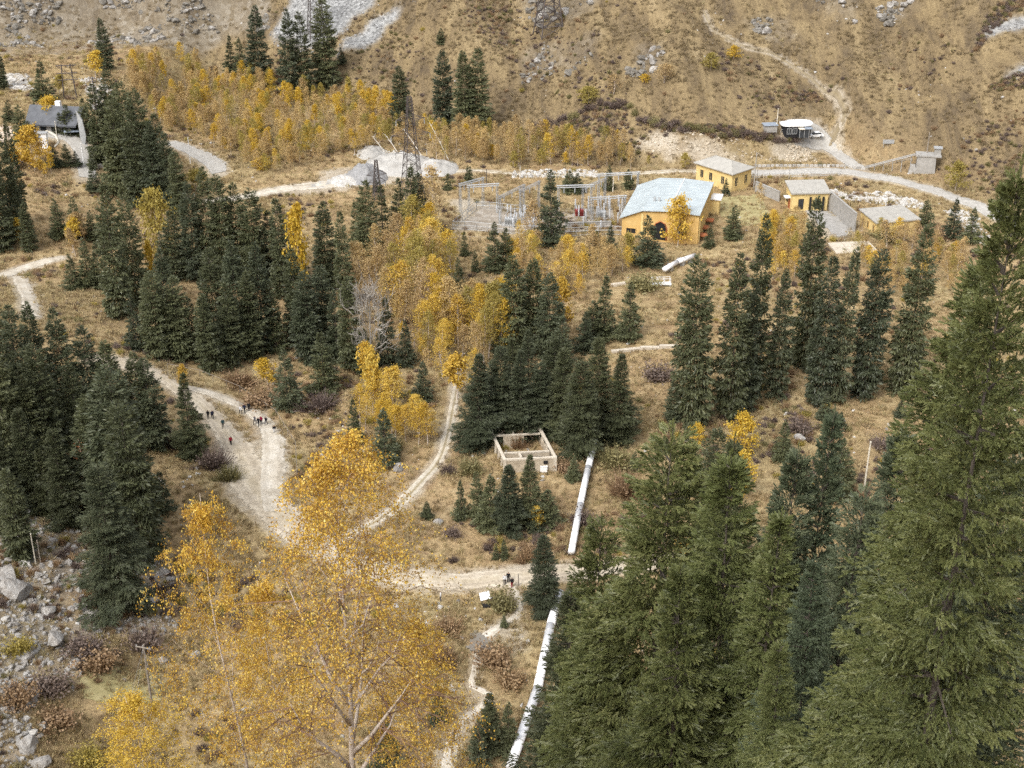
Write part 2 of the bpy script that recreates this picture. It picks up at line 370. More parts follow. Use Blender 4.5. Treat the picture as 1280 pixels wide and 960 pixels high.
M['ruin'] = ramp_mat('ruin_concrete', [(0.28, (0.26, 0.205, 0.145)), (0.5, (0.42, 0.355, 0.265)), (0.75, (0.52, 0.45, 0.35))], 1.4, bstr=0.5, bdist=0.08)
M['ruin_cap'] = ramp_mat('ruin_coping', [(0.28, (0.42, 0.36, 0.28)), (0.7, (0.62, 0.56, 0.46))], 1.6, bstr=0.3, bdist=0.05)
M['yellow'] = ramp_mat('yellow_render', [(0.25, (0.53, 0.39, 0.16)), (0.5, (0.66, 0.50, 0.22)), (0.75, (0.70, 0.56, 0.28))], 0.55, bstr=0.2, bdist=0.03)
M['orange'] = ramp_mat('orange_render', [(0.25, (0.45, 0.30, 0.115)), (0.5, (0.58, 0.385, 0.145)), (0.75, (0.62, 0.45, 0.20))], 0.5, bstr=0.2, bdist=0.03)
M['roof_metal'] = plain('pale_metal_roof', (0.40, 0.45, 0.465), 0.5, 0.0, 0.14, 0.35, 0.4)
M['roof_grey'] = plain('grey_roof', (0.36, 0.345, 0.31), 0.85, 0.0, 0.15, 0.8)
M['roof_dark'] = plain('slate_roof', (0.11, 0.115, 0.125), 0.7, 0.0, 0.25, 0.8)
M['white'] = plain('white_paint', (0.78, 0.78, 0.77), 0.5, 0.0, 0.06, 0.8)
M['pipe'] = plain('pipe_paint', (0.80, 0.80, 0.80), 0.45, 0.0, 0.08, 0.9, 0.4)
M['pipe_band'] = plain('pipe_band', (0.50, 0.49, 0.47), 0.6, 0.0, 0.2, 1.5)
M['steel'] = plain('galvanised_steel', (0.42, 0.43, 0.43), 0.5, 0.3, 0.2, 2.0)
M['pylon'] = plain('pylon_steel', (0.105, 0.09, 0.085), 0.7, 0.2, 0.3, 1.0)
M['porcelain'] = plain('porcelain', (0.44, 0.45, 0.46), 0.35, 0.0, 0.1, 2.0, 0.5)
M['wood'] = plain('weathered_wood', (0.27, 0.235, 0.195), 0.9, 0.0, 0.3, 2.5)
M['wood_pale'] = plain('pale_wood', (0.62, 0.57, 0.47), 0.85, 0.0, 0.15, 2.0)
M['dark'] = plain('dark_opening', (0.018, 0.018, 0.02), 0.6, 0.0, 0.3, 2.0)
M['glass'] = plain('window_glass', (0.03, 0.035, 0.04), 0.12, 0.0, 0.3, 1.0, 0.6)
M['red'] = plain('red_paint', (0.22, 0.04, 0.035), 0.6, 0.0, 0.15, 2.0)
M['rust'] = plain('rust_paint', (0.34, 0.12, 0.05), 0.7, 0.0, 0.2, 2.0)
M['black'] = plain('black_rubber', (0.02, 0.02, 0.02), 0.7)
M['blue_grey'] = plain('blue_grey_sheet', (0.26, 0.30, 0.35), 0.5)
M['skin'] = plain('skin', (0.50, 0.30, 0.21), 0.6, 0, 0.05)
for nm, c_ in dict(black=(0.016, 0.016, 0.019), navy=(0.02, 0.025, 0.05), grey=(0.10, 0.10, 0.11), maroon=(0.20, 0.02, 0.045), white=(0.62, 0.62, 0.62), crimson=(0.25, 0.015, 0.03), olive=(0.06, 0.06, 0.035), teal=(0.03, 0.07, 0.08)).items():
    M['cloth_'+nm] = plain('cloth_'+nm, c_, 0.9, 0, 0.2, 6.0, 0.1)
M['hair'] = plain('hair', (0.018, 0.013, 0.010), 0.7)
m, n, l, b = new_mat('stream_water'); b.inputs['Base Color'].default_value = (0.19, 0.17, 0.14, 1); b.inputs['Roughness'].default_value = 0.18; b.inputs['Specular IOR Level'].default_value = 0.5
bump(n, l, noise(n, l, 1.2, 4, 0.6, pos(n)), 0.25, 0.1, b); M['water'] = m
# foliage
M['spruce'] = leaf_mat('spruce_needles', [(0.0, (0.054, 0.062, 0.032)), (0.35, (0.084, 0.094, 0.046)), (0.7, (0.120, 0.130, 0.062)), (1.0, (0.180, 0.185, 0.090))], 0.22, 0.5, spread=0.55)
M['spruce_dark'] = leaf_mat('spruce_needles_dark', [(0.0, (0.048, 0.058, 0.034)), (0.5, (0.080, 0.094, 0.052)), (1.0, (0.140, 0.150, 0.080))], 0.22, 0.5, spread=0.55)
M['spruce_blue'] = leaf_mat('spruce_needles_blue', [(0.0, (0.060, 0.080, 0.046)), (0.5, (0.102, 0.128, 0.072)), (1.0, (0.165, 0.190, 0.105))], 0.22, 0.5, spread=0.55)
M['spruce_olive'] = leaf_mat('spruce_needles_olive', [(0.0, (0.072, 0.085, 0.028)), (0.4, (0.118, 0.132, 0.044)), (0.8, (0.175, 0.185, 0.068)), (1.0, (0.235, 0.235, 0.095))], 0.22, 0.5, spread=0.8)
M['spruce_lime'] = leaf_mat('spruce_needles_lime', [(0.0, (0.085, 0.100, 0.032)), (0.5, (0.140, 0.160, 0.054)), (1.0, (0.205, 0.215, 0.088))], 0.22, 0.5, spread=0.8)
M['spruce_grey'] = leaf_mat('spruce_needles_grey', [(0.0, (0.072, 0.090, 0.050)), (0.5, (0.120, 0.142, 0.078)), (1.0, (0.190, 0.208, 0.118))], 0.22, 0.5, spread=0.8)
M['gold'] = leaf_mat('birch_leaves_gold', [(0.0, (0.46, 0.29, 0.045)), (0.4, (0.61, 0.41, 0.06)), (0.75, (0.70, 0.51, 0.09)), (1.0, (0.74, 0.60, 0.17))], 0.35)
M['yellow_leaf'] = leaf_mat('birch_leaves_yellow', [(0.0, (0.44, 0.29, 0.03)), (0.5, (0.62, 0.42, 0.045)), (1.0, (0.66, 0.50, 0.09))], 0.35)
M['tan_leaf'] = leaf_mat('birch_leaves_tan', [(0.0, (0.34, 0.235, 0.11)), (0.5, (0.48, 0.345, 0.155)), (1.0, (0.62, 0.46, 0.18))], 0.3)
M['olive_leaf'] = leaf_mat('leaves_olive_yellow', [(0.0, (0.26, 0.22, 0.05)), (0.5, (0.36, 0.29, 0.07)), (1.0, (0.46, 0.36, 0.08))], 0.35)
M['hero_leaf'] = leaf_mat('near_birch_leaves', [(0.0, (0.30, 0.175, 0.05)), (0.25, (0.50, 0.295, 0.05)), (0.5, (0.66, 0.42, 0.055)), (0.8, (0.74, 0.53, 0.085)), (1.0, (0.80, 0.64, 0.20))], 0.35, spread=0.95)
M['shrub_purple'] = leaf_mat('shrub_bare_purple', [(0.0, (0.10, 0.072, 0.062)), (0.5, (0.155, 0.115, 0.095)), (1.0, (0.22, 0.165, 0.13))], 0.1)
M['shrub_rust'] = leaf_mat('shrub_rust', [(0.0, (0.20, 0.125, 0.07)), (0.5, (0.29, 0.19, 0.105)), (1.0, (0.40, 0.28, 0.15))], 0.2)
M['shrub_olive'] = leaf_mat('shrub_olive', [(0.0, (0.14, 0.125, 0.05)), (0.5, (0.22, 0.195, 0.085)), (1.0, (0.31, 0.27, 0.12))], 0.2)
M['hill_grass'] = leaf_mat('hill_grass', [(0.0, (0.13, 0.096, 0.056)), (0.4, (0.20, 0.15, 0.080)), (0.75, (0.27, 0.208, 0.112)), (1.0, (0.34, 0.275, 0.16))], 0.2, spread=0.4)
M['grass'] = leaf_mat('dry_grass', [(0.0, (0.21, 0.148, 0.085)), (0.3, (0.34, 0.255, 0.135)), (0.6, (0.46, 0.365, 0.20)), (0.85, (0.38, 0.325, 0.155)), (1.0, (0.54, 0.47, 0.31))], 0.25, spread=0.35)
m, n, l, b = new_mat('birch_bark'); v = objco(n)
mp = n.new('ShaderNodeMapping'); mp.inputs['Scale'].default_value = (1, 1, 5); l.new(v, mp.inputs[0])
r = ramp(n, [(0.30, (0.13, 0.095, 0.075)), (0.42, (0.42, 0.35, 0.29)), (0.6, (0.56, 0.49, 0.42)), (0.8, (0.62, 0.57, 0.51))]); l.new(noise(n, l, 3.0, 6, 0.7, mp.outputs[0]), r.inputs[0]); l.new(r.outputs[0], b.inputs['Base Color'])
M['birch_bark'] = m
M['twig'] = plain('birch_twig', (0.20, 0.125, 0.085), 0.8, 0, 0.3, 3.0)
M['bark'] = ramp_mat('spruce_bark', [(0.3, (0.055, 0.046, 0.038)), (0.7, (0.115, 0.098, 0.080))], 3.0, geo=False, bstr=0.5, bdist=0.05)
M['grey_bark'] = plain('bare_grey_bark', (0.34, 0.315, 0.28), 0.9, 0, 0.2, 3.0)
M['bleached'] = plain('bleached_wood', (0.66, 0.62, 0.55), 0.85, 0, 0.15, 3.0)
# ------------------------------------------------------------------ roads and zones, in ground coordinates
def line(pts):
    """photo points with a width in metres -> smooth ground polyline (x, y, half width)"""
    q = at([p[0] for p in pts], [p[1] for p in pts]); w = [p[2]/2 for p in pts]
    out = []
    n = len(pts)
    for i in range(n-1):
        p0, p1, p2, p3 = q[max(i-1, 0)], q[i], q[i+1], q[min(i+2, n-1)]
        L = np.hypot(*(p2-p1)[:2]); k = max(2, int(L/1.2))
        for s in range(k):
            t = s/k
            c = 0.5*((2*p1)+(-p0+p2)*t+(2*p0-5*p1+4*p2-p3)*t*t+(-p0+3*p1-3*p2+p3)*t**3)
            out.append((c[0], c[1], w[i]+(w[i+1]-w[i])*t))
    out.append((q[-1][0], q[-1][1], w[-1])); return out
ROADS = {
 'dirt_road': (line([(120, 452, 5), (165, 456, 5.0), (198, 470, 4.6), (230, 492, 4.2), (260, 515, 4.4), (284, 543, 5.4), (302, 575, 7.6), (318, 610, 8.6), (345, 640, 7.2), (390, 678, 6), (450, 706, 5), (520, 722, 4.8), (580, 727, 4.6), (640, 719, 4.6), (700, 714, 4.8), (760, 710, 4.6), (840, 700, 4.5)]), 'dirt_tan', 0.10),
 'dirt_lane': (line([(222, 480, 2.2), (256, 490, 2.6), (290, 502, 3.0), (318, 517, 3.2), (336, 538, 4.2), (342, 565, 5.2), (340, 600, 5.6), (343, 640, 4)]), 'dirt', 0.14),
 'footpath_track': (line([(395, 690, 2.2), (440, 668, 2.4), (492, 637, 2.6), (528, 601, 2.2), (552, 568, 2.2), (563, 528, 2.0), (570, 490, 1.8), (575, 455, 1.6)]), 'two_track', 0.07),
 'footpath': (line([(640, 732, 1.3), (650, 752, 1.2), (646, 770, 1.3), (628, 781, 1.5), (612, 792, 2.4), (604, 800, 2.0), (598, 820, 1.6), (593, 842, 1.4), (590, 858, 1.2), (612, 868, 1.1), (600, 884, 1.1), (578, 902, 1.8), (566, 930, 2.2), (556, 975, 2.2)]), 'dirt', 0.07),
 'forest_road': (line([(-30, 350, 5), (8, 343, 5), (32, 335, 4.6), (56, 327, 3.6), (80, 322, 2.5)]), 'dirt', 0.10),
 'forest_road_branch': (line([(24, 346, 4), (30, 358, 4.2), (36, 372, 4), (40, 395, 4)]), 'dirt', 0.12),
 'asphalt_road': (line([(30, 166, 5), (62, 166, 5.5), (85, 171, 6), (100, 184, 6), (106, 205, 5.5), (108, 222, 5)]), 'asphalt', 0.10),
 'lower_asphalt_road': (line([(212, 178, 5), (234, 186, 6), (254, 196, 6.5), (268, 206, 6.5), (274, 216, 5)]), 'asphalt', 0.10),
 'gravel_road': (line([(255, 252, 3), (318, 244, 4.5), (360, 236, 5), (420, 229, 6), (480, 219, 5), (545, 216, 3)]), 'dirt', 0.10),
 'valley_track': (line([(545, 216, 1.8), (600, 213, 1.6), (680, 219, 1.6), (790, 217, 1.6), (870, 214, 2), (935, 215, 2.6)]), 'two_track', 0.09),
 'valley_road': (line([(925, 215, 4.2), (1000, 214, 5.2), (1060, 215, 5.6), (1110, 223, 5.6), (1160, 236, 5.6), (1205, 251, 5.4), (1250, 272, 5.2), (1330, 310, 5)]), 'asphalt', 0.10),
 'parking_road': (line([(990, 165, 5), (1012, 170, 7), (1030, 178, 6), (1043, 190, 5.2), (1058, 201, 4.8), (1075, 211, 5)]), 'asphalt', 0.12),
 'hill_track': (line([(1030, 178, 3), (1048, 160, 2.4), (1056, 146, 2.0), (1053, 130, 1.9), (1040, 115, 1.8), (1015, 99, 1.4), (990, 82, 1.3), (968, 68, 1.2), (930, 58, 0.9), (895, 40, 0.9), (880, 15, 0.9)]), 'hill_dirt', 0.08),
}
def gpoly(pts): q = at([p[0] for p in pts], [p[1] for p in pts]); return [(a[0], a[1]) for a in q]
ZONES = {
 'scree': [gpoly([(334, 46), (352, 18), (366, -30), (500, -30), (470, 5), (440, 28), (425, 45), (400, 58), (360, 55)]), gpoly([(424, 70), (430, 50), (460, 30), (482, 18), (503, 8), (498, 20), (480, 38), (462, 58), (445, 70)]),
           gpoly([(1218, 58), (1240, 40), (1290, 12), (1290, 36), (1250, 48)]), gpoly([(1246, 102), (1262, 92), (1300, 84), (1300, 94), (1268, 100)])],
 'rock': [gpoly([(645, -30), (770, -30), (730, 22), (690, 30), (660, 26)]), gpoly([(652, 56), (700, 50), (750, 44), (745, 62), (690, 90), (655, 100)]), gpoly([(1025, -20), (1085, -20), (1062, 28), (1040, 32)]), gpoly([(1100, 10), (1140, -10), (1150, 10), (1120, 34)]), gpoly([(930, 20), (985, 12), (990, 45), (950, 48)]), gpoly([(790, 60), (830, 55), (825, 85), (790, 90)]), gpoly([(-40, 70), (60, 70), (130, 60), (230, 70), (280, 40), (330, 40), (340, 10), (330, -40), (-40, -40)]), gpoly([(-60, 610), (20, 630), (95, 655), (110, 700), (210, 700), (230, 760), (190, 790), (110, 800), (100, 850), (40, 860), (60, 905), (30, 1000), (-80, 1000)])],
 'sand': [gpoly([(330, 243), (380, 228), (430, 212), (470, 196), (500, 190), (560, 204), (545, 216), (500, 224), (440, 236), (380, 246)]),
          gpoly([(1030, 262), (1008, 258), (1002, 275), (1040, 300), (1062, 304), (1066, 280)]), gpoly([(1040, 236), (1075, 240), (1150, 250), (1160, 262), (1110, 256), (1060, 250)]),
          gpoly([(790, 178), (810, 168), (850, 170), (900, 180), (940, 190), (930, 198), (860, 200), (800, 195)]), gpoly([(980, 178), (1010, 182), (1020, 200), (985, 200), (965, 190)]),
          gpoly([(563, 250), (600, 252), (672, 268), (672, 292), (560, 290)]), gpoly([(600, 784), (640, 778), (652, 800), (620, 806)]),
          gpoly([(5, 92), (30, 90), (44, 112), (36, 118), (10, 108)]), gpoly([(98, 98), (128, 98), (150, 140), (118, 140)])],
}
Xg, Yg = np.meshgrid(GX, GY)
near_roads = np.full(Xg.shape, 99.0)
for nm, (pl, mt, z) in ROADS.items(): near_roads = np.minimum(near_roads, polydist(Xg, Yg, pl[::3]+[pl[-1]]))
def zone_w(nm, soft=2.5):
    w = np.zeros(Xg.shape)
    wx = 2.0*fbm(Xg/6, Yg/6, 3, 41); wy = 2.0*fbm(Xg/6, Yg/6, 3, 45)
    for p in ZONES[nm]: w = np.maximum(w, inpoly(Xg+wx, Yg+wy, p).astype(float))
    for _ in range(1):
        k = w.copy(); k[1:-1, 1:-1] = (w[1:-1, 1:-1]*2+w[:-2, 1:-1]+w[2:, 1:-1]+w[1:-1, :-2]+w[1:-1, 2:])/6; w = k
    return w
W_scree, W_rock, W_sand = zone_w('scree'), zone_w('rock'), zone_w('sand')
W_sand = np.maximum(W_sand*0.8, 0.75*(1-sstep(-0.4, 1.1, near_roads)))
_yb = np.interp(Xg, _bx, _by); W_hill = sstep(-12, 18, Yg-_yb)
def gridval(W, x, y):
    i = np.clip(np.searchsorted(GX, x), 0, len(GX)-1); j = np.clip(np.searchsorted(GY, y), 0, len(GY)-1); return W[j, i]
ny, nx = GZ.shape
V = np.stack([Xg.ravel(), Yg.ravel(), GZ.ravel()], 1)
ii = (np.arange(ny-1)[:, None]*nx+np.arange(nx-1)[None, :]).ravel()
me = mesh_np('ground', V, np.stack([ii, ii+1, ii+nx+1, ii+nx], 1), 4, True)
for nm, W in (('scree', W_scree), ('rock', W_rock*(0.62-np.where(Xg > 0, 0.30, 0.06)*W_hill)), ('sand', W_sand), ('hill', W_hill)): fattr(me, nm, W.ravel())
kind(link('ground', me, mat=M['ground']), 'structure')['label'] = 'dry autumn grassland on the valley floor and mountainside'

def ribbon(name, pl, mat, lift, label):
    """a road sheet that follows the ground"""
    n = len(pl); C = np.array(pl); T = np.gradient(C[:, :2], axis=0); T /= np.linalg.norm(T, axis=1)[:, None]+1e-9
    N = np.stack([-T[:, 1], T[:, 0]], 1); K = 7
    V = []; s = np.arange(n)
    for k in range(K):
        f = k/(K-1)*2-1
        wob = C[:, 2]*(1+0.22*vnoise(s*0.33, np.full(n, k*0.0+(3.3 if f < 0 else 9.1)), 51))
        xy = C[:, :2]+N*(f*wob)[:, None]
        lf = lift if abs(f) < 0.9 else -0.10
        V.append(np.column_stack([xy, hgt(xy[:, 0], xy[:, 1])+lf]))
    V = np.stack(V, 1).reshape(-1, 3); U = np.tile(np.linspace(-1, 1, K), n)
    i = (np.arange(n-1)[:, None]*K+np.arange(K-1)[None, :]).ravel()
    me = mesh_np(name, V, np.stack([i, i+1, i+K+1, i+K], 1), 4, True); fattr(me, 'across', U); o = link(name, me, mat=M[mat]); o['label'] = label
    return kind(o, 'structure')
for nm, (pl, mt, z) in ROADS.items(): ribbon(nm, pl, mt, z, nm.replace('_', ' ')+' along the valley')
def patch(name, pts, mat, lift, label, step=1.0):
    g = np.array(gpoly(pts)); x0, y0 = g.min(0)-1; x1, y1 = g.max(0)+1
    xs = np.arange(x0, x1, step); ys = np.arange(y0, y1, step); X, Y = np.meshgrid(xs, ys)
    ins = inpoly(X+0.8*vnoise(X/3, Y/3, 61), Y+0.8*vnoise(X/3, Y/3, 63), [tuple(p) for p in g]); idx = -np.ones(X.shape, int); idx[ins] = np.arange(ins.sum())
    V = np.stack([X[ins], Y[ins], hgt(X[ins], Y[ins])+lift], 1)
    q = np.stack([idx[:-1, :-1], idx[:-1, 1:], idx[1:, 1:], idx[1:, :-1]], -1).reshape(-1, 4); q = q[(q >= 0).all(1)]
    o = link(name, mesh_np(name, V, q, 4, True), mat=M[mat]); o['label'] = label
    return kind(o, 'structure')
patch('paved_square', [(-30, 158), (0, 156), (16, 158), (22, 166), (16, 178), (-30, 186)], 'paving', 0.10, 'pale pink paved square beside the lodge')
patch('gravel_yard', [(372, 236), (408, 222), (440, 214), (480, 206), (500, 196), (540, 204), (556, 210), (520, 216), (470, 222), (440, 230), (404, 236)], 'gravel', 0.10, 'grey gravel yard with heaps of spoil')
patch('concrete_yard', [(1004, 262), (1034, 262), (1060, 280), (1066, 294), (1046, 297), (1020, 280), (1006, 270)], 'concrete', 0.10, 'worn concrete yard between two yellow buildings')
patch('substation_yard', [(571, 288), (600, 258), (662, 262), (770, 256), (776, 290), (700, 293)], 'yard', 0.08, 'gravel yard of the electrical substation')
patch('lawn', [(893, 246), (915, 246), (945, 243), (962, 258), (968, 278), (930, 284), (902, 272), (896, 258)], 'lawn', 0.07, 'yellow green lawn beside the powerhouse')
patch('gatehouse_lawn', [(965, 268), (1000, 268), (1022, 284), (1010, 290), (975, 284)], 'lawn', 0.07, 'yellow green lawn below the gatehouse')
patch('grass_clearing', [(92, 842), (130, 830), (200, 834), (216, 860), (182, 886), (112, 882), (88, 862)], 'lawn', 0.06, 'pale grass clearing below the talus')
water = patch('stream', [(588, 797), (600, 792), (612, 797), (618, 806), (606, 822), (590, 824), (578, 812)], 'water', 0.22, 'shallow muddy stream pool at the ford', 0.5)
# ------------------------------------------------------------------ plant meshes
def unit(v): return v/(np.linalg.norm(v, axis=-1, keepdims=True)+1e-9)
def diamonds(p, d, ln, w, g, roll=None):
    """flat pointed sprigs: base p, direction d"""
    r = unit(g.normal(size=p.shape)); s = unit(np.cross(d, r)); ln = np.asarray(ln)[:, None]; w = np.asarray(w)[:, None]
    m = p+d*ln*0.45
    V = np.stack([p, m+s*w, p+d*ln, m-s*w], 1).reshape(-1, 3); n = len(p)
    return V, np.arange(n*4).reshape(n, 4)
def spruce_mesh(seed, p=0.7, H=20.0, R=3.0, nb=330, dens=11.0, ln=0.72, w=0.105, needles=0, t0=0.04, hang=0.5, ragged=0.25, needle_len=0.12, column=0.0):
    g = np.random.default_rng(seed)
    t = t0+((0.965 if needles else 0.985)-t0)*(1-(1-g.random(nb))**(1.15 if needles else 0.9)); t = np.sort(t)
    az = g.random(nb)*2*np.pi
    prof = (1-t)**p*(0.62+0.38*sstep(0, 0.16, t)) if not column else (1-np.exp(-(1-t)/column))/(1-math.exp(-1/column))*(0.70+0.30*sstep(0, 0.2, t))
    rg_ = ragged*np.clip(1.25-t, 0.3, 1.0); L = R*prof*(1+rg_*vnoise(az*1.3+seed*9, t*9, 71)+rg_*0.5*g.normal(size=nb)*0.7)
    L = np.maximum(L, 0.14)
    a = -0.42+0.95*t**1.4+0.12*g.normal(size=nb); c = 0.10+0.18*g.random(nb)
    cnt = (dens*(0.8+0.75*L+0.30*L*L)).astype(int); bi = np.repeat(np.arange(nb), cnt); N = len(bi)
    s = 0.08+0.92*g.random(N)**0.72
    Lb = L[bi]; out = np.stack([np.cos(az[bi]), np.sin(az[bi]), np.zeros(N)], 1); lat = np.stack([-out[:, 1], out[:, 0], np.zeros(N)], 1)
    sign = np.where(g.random(N) < 0.5, -1.0, 1.0)
    side = sign*g.random(N)*0.36*Lb*(1.08-s)**0.6
    zb = H*t[bi]+Lb*(a[bi]*s+c[bi]*s*s)-0.10*np.abs(side)
    P0 = out*(s*Lb)[:, None]+lat*side[:, None]; P0[:, 2] = zb
    dn = hang*(0.3+0.9*g.random(N))*(1-t[bi]*0.8)
    D = unit(out*(0.45+0.5*s)[:, None]+lat*(sign*(0.25+0.55*g.random(N)))[:, None]+np.array([0, 0, -1.0])*dn[:, None]+0.22*g.normal(size=(N, 3))+np.array([0, 0, 1.0])*(0.55*t[bi]**3)[:, None])
    sc = (0.6+0.6*g.random(N))*(1-0.35*t[bi])
    tint = np.clip(0.5+0.22*g.normal(size=N)+0.18*g.normal(size=nb)[bi], 0, 1)
    # leader
    k = 14; lz = H*(1-0.07*np.arange(k)/k)
    Pl = np.stack([np.zeros(k), np.zeros(k), lz-0.3], 1); sc_l = np.full(k, 0.6); Dl = unit(np.stack([0.22*g.normal(size=k), 0.22*g.normal(size=k), np.ones(k)], 1))
    P0 = np.concatenate([P0, Pl]); D = np.concatenate([D, Dl]); sc = np.concatenate([sc, np.full(k, 0.6)]); tint = np.concatenate([tint, np.full(k, 0.6)])
    if not needles:
        V, F = diamonds(P0, D, ln*sc, w*sc, g); me = mesh_np('crown', V, F, 4); fattr(me, 'tint', np.repeat(tint, 4))
    else:
        K = needles; N = len(P0); l = ln*sc
        u = (np.arange(K)+0.3)/K; ph = np.arange(K)*2.399963
        r1 = unit(np.cross(D, g.normal(size=(N, 3)))); r2 = np.cross(D, r1)
        rad = r1[:, None]*np.cos(ph)[None, :, None]+r2[:, None]*np.sin(ph)[None, :, None]
        A = P0[:, None]+D[:, None]*(u[None]*l[:, None]*0.85)[..., None]
        nd = needle_len*(0.75+0.5*g.random((N, K)))*(1.15-0.5*u)[None]
        tip = A+D[:, None]*(nd*1.15)[..., None]+rad*(nd*0.72)[..., None]
        B = A+D[:, None]*(w*sc)[:, None, None]
        V = np.stack([A, B, tip], 2).reshape(-1, 3)
        core = []
        for q in (r1, r2):
            q = q*(needle_len*0.42*sc)[:, None]; m0 = P0+D*(l*0.12)[:, None]; m1 = P0+D*(l*0.8)[:, None]; tp_ = P0+D*(l*1.03)[:, None]
            core += [np.stack([P0, m1+q, m1-q], 1), np.stack([m1+q, tp_, m1-q], 1)]
        Vc = np.stack(core, 1).reshape(-1, 3); V = np.concatenate([V, Vc]); F = np.arange(len(V))
        me = mesh_np('crown', V, F, 3); fattr(me, 'tint', np.concatenate([np.repeat(np.clip(np.repeat(tint, K)+0.1*g.normal(size=N*K), 0, 1), 3), np.repeat(np.clip(tint-0.05, 0, 1), 12)]))
    # trunk with some bare branch wood
    mb = MB(); mb.tube([(0, 0, -0.6), (0.02, 0, H*0.3), (0, 0.02, H*0.7), (0, 0, H*0.985)], [R*0.080, R*0.046, R*0.014, 0.010], 7)
    for i in g.choice(nb, 60 if needles else 26, replace=False):
        o = Vector((math.cos(az[i]), math.sin(az[i]), 0)); q = 0.75*L[i]
        mb.bar((0, 0, H*t[i]), o*q+Vector((0, 0, H*t[i]+q*a[i])), 0.05*R/3, 3, 0.012, cap=False)
    return me, mb.mesh('trunk', M['bark'])
def tree_set(prefix, builder, seeds, **kw): return [builder(s, **kw) for s in seeds]
SPR_COL = [spruce_mesh(s, column=pp, ragged=rg, hang=0.75, R=2.6) for s, pp, rg in ((1, 0.20, 0.24), (2, 0.28, 0.32), (3, 0.17, 0.28), (4, 0.36, 0.30), (5, 0.24, 0.34), (6, 0.30, 0.40))]
SPR_CON = [spruce_mesh(s, p=pp, hang=0.25, H=12, R=3.0, nb=170, dens=13.0, ln=0.60, w=0.095, ragged=rg) for s, pp, rg in ((11, 0.82, 0.3), (12, 0.95, 0.35), (13, 0.75, 0.42), (14, 0.88, 0.45))]
SPR_NEAR = [spruce_mesh(s, p=pp, H=24, R=4.2, nb=470, dens=11.5, ln=0.52, w=0.09, needles=9, hang=hg, ragged=0.5, needle_len=0.10) for s, pp, hg in ((21, 0.72, 0.5), (22, 0.85, 0.8))]
SPR_MID = [spruce_mesh(s, p=pp, H=22, R=3.8, nb=370, dens=12.5, ln=0.60, w=0.10, needles=7, hang=hg, ragged=0.5, needle_len=0.12) for s, pp, hg in ((31, 0.70, 0.5), (32, 0.82, 0.4), (33, 0.6, 0.65))]

def grow(g, H, n_limb, limb_len, start, spread, levels, twigs_per, up=0.55, wig=0.25, trunk_r=None, fork=False, droop=0.15, taper=0.8):
    """a birch skeleton: list of (points, radii, level) and the twig ends"""
    segs = []; ends = []
    tr = trunk_r or H*0.012
    tp = [Vector((0, 0, -0.5))]; d = Vector((0, 0, 1)); k = 10
    for i in range(k):
        d = (d+Vector((g.normal()*0.05, g.normal()*0.05, 0.15))).normalized(); tp.append(tp[-1]+d*((H+0.5)*0.97/k))
    rr = [tr*(1-i/(k+0.6))**taper for i in range(k+1)]
    segs.append((tp, rr, 0))
    def branch(p0, d0, L, r, lev):
        pts = [p0]; d = d0.copy(); n = 4 if lev == 1 else 3
        for i in range(n):
            lift = 0.10 if lev == 1 else -droop*(i+0.5)
            d = (d+Vector((g.normal(), g.normal(), g.normal()))*wig*0.5+Vector((0, 0, lift))).normalized(); pts.append(pts[-1]+d*(L/n))
        segs.append((pts, [max(0.004, r*(1-0.94*i/n)) for i in range(n+1)], lev))
        if lev >= levels: ends.append(pts); return
        for j in range(twigs_per[lev-1]):
            f = (0.25+0.75*(j+g.random())/twigs_per[lev-1])*(n-0.02); i = int(f); q = pts[i].lerp(pts[i+1], f-i)
            ax = (pts[i+1]-pts[i]).normalized(); s = ax.orthogonal().normalized(); s.rotate(Matrix.Rotation(g.random()*6.283, 3, ax))
            dd = (ax*0.75+s*(0.5+0.4*g.random())).normalized()
            branch(q, dd, L*(0.42+0.25*g.random()), r*0.30, lev+1)
    for j in range(n_limb):
        f = start+(0.97-start)*((j+g.random())/n_limb)**0.9; x = f*k; i = min(int(x), k-1); q = tp[i].lerp(tp[i+1], x-i)
        az = j*2.4+g.random()*0.8; rise = up+0.35*f+0.15*g.normal()
        d = Vector((math.cos(az), math.sin(az), rise)).normalized()
        prof = math.sin(math.pi*min(1, 0.16+0.84*((f-start)/(1-start))**0.8))**0.8*0.75+0.25*(1-f)
        branch(q, d, limb_len*max(0.2, prof)*(0.75+0.5*g.random())*spread, (tr*0.42*(1.05-f) if taper < 1 else max(0.02, rr[i]*0.75)), 1)
    return segs, ends
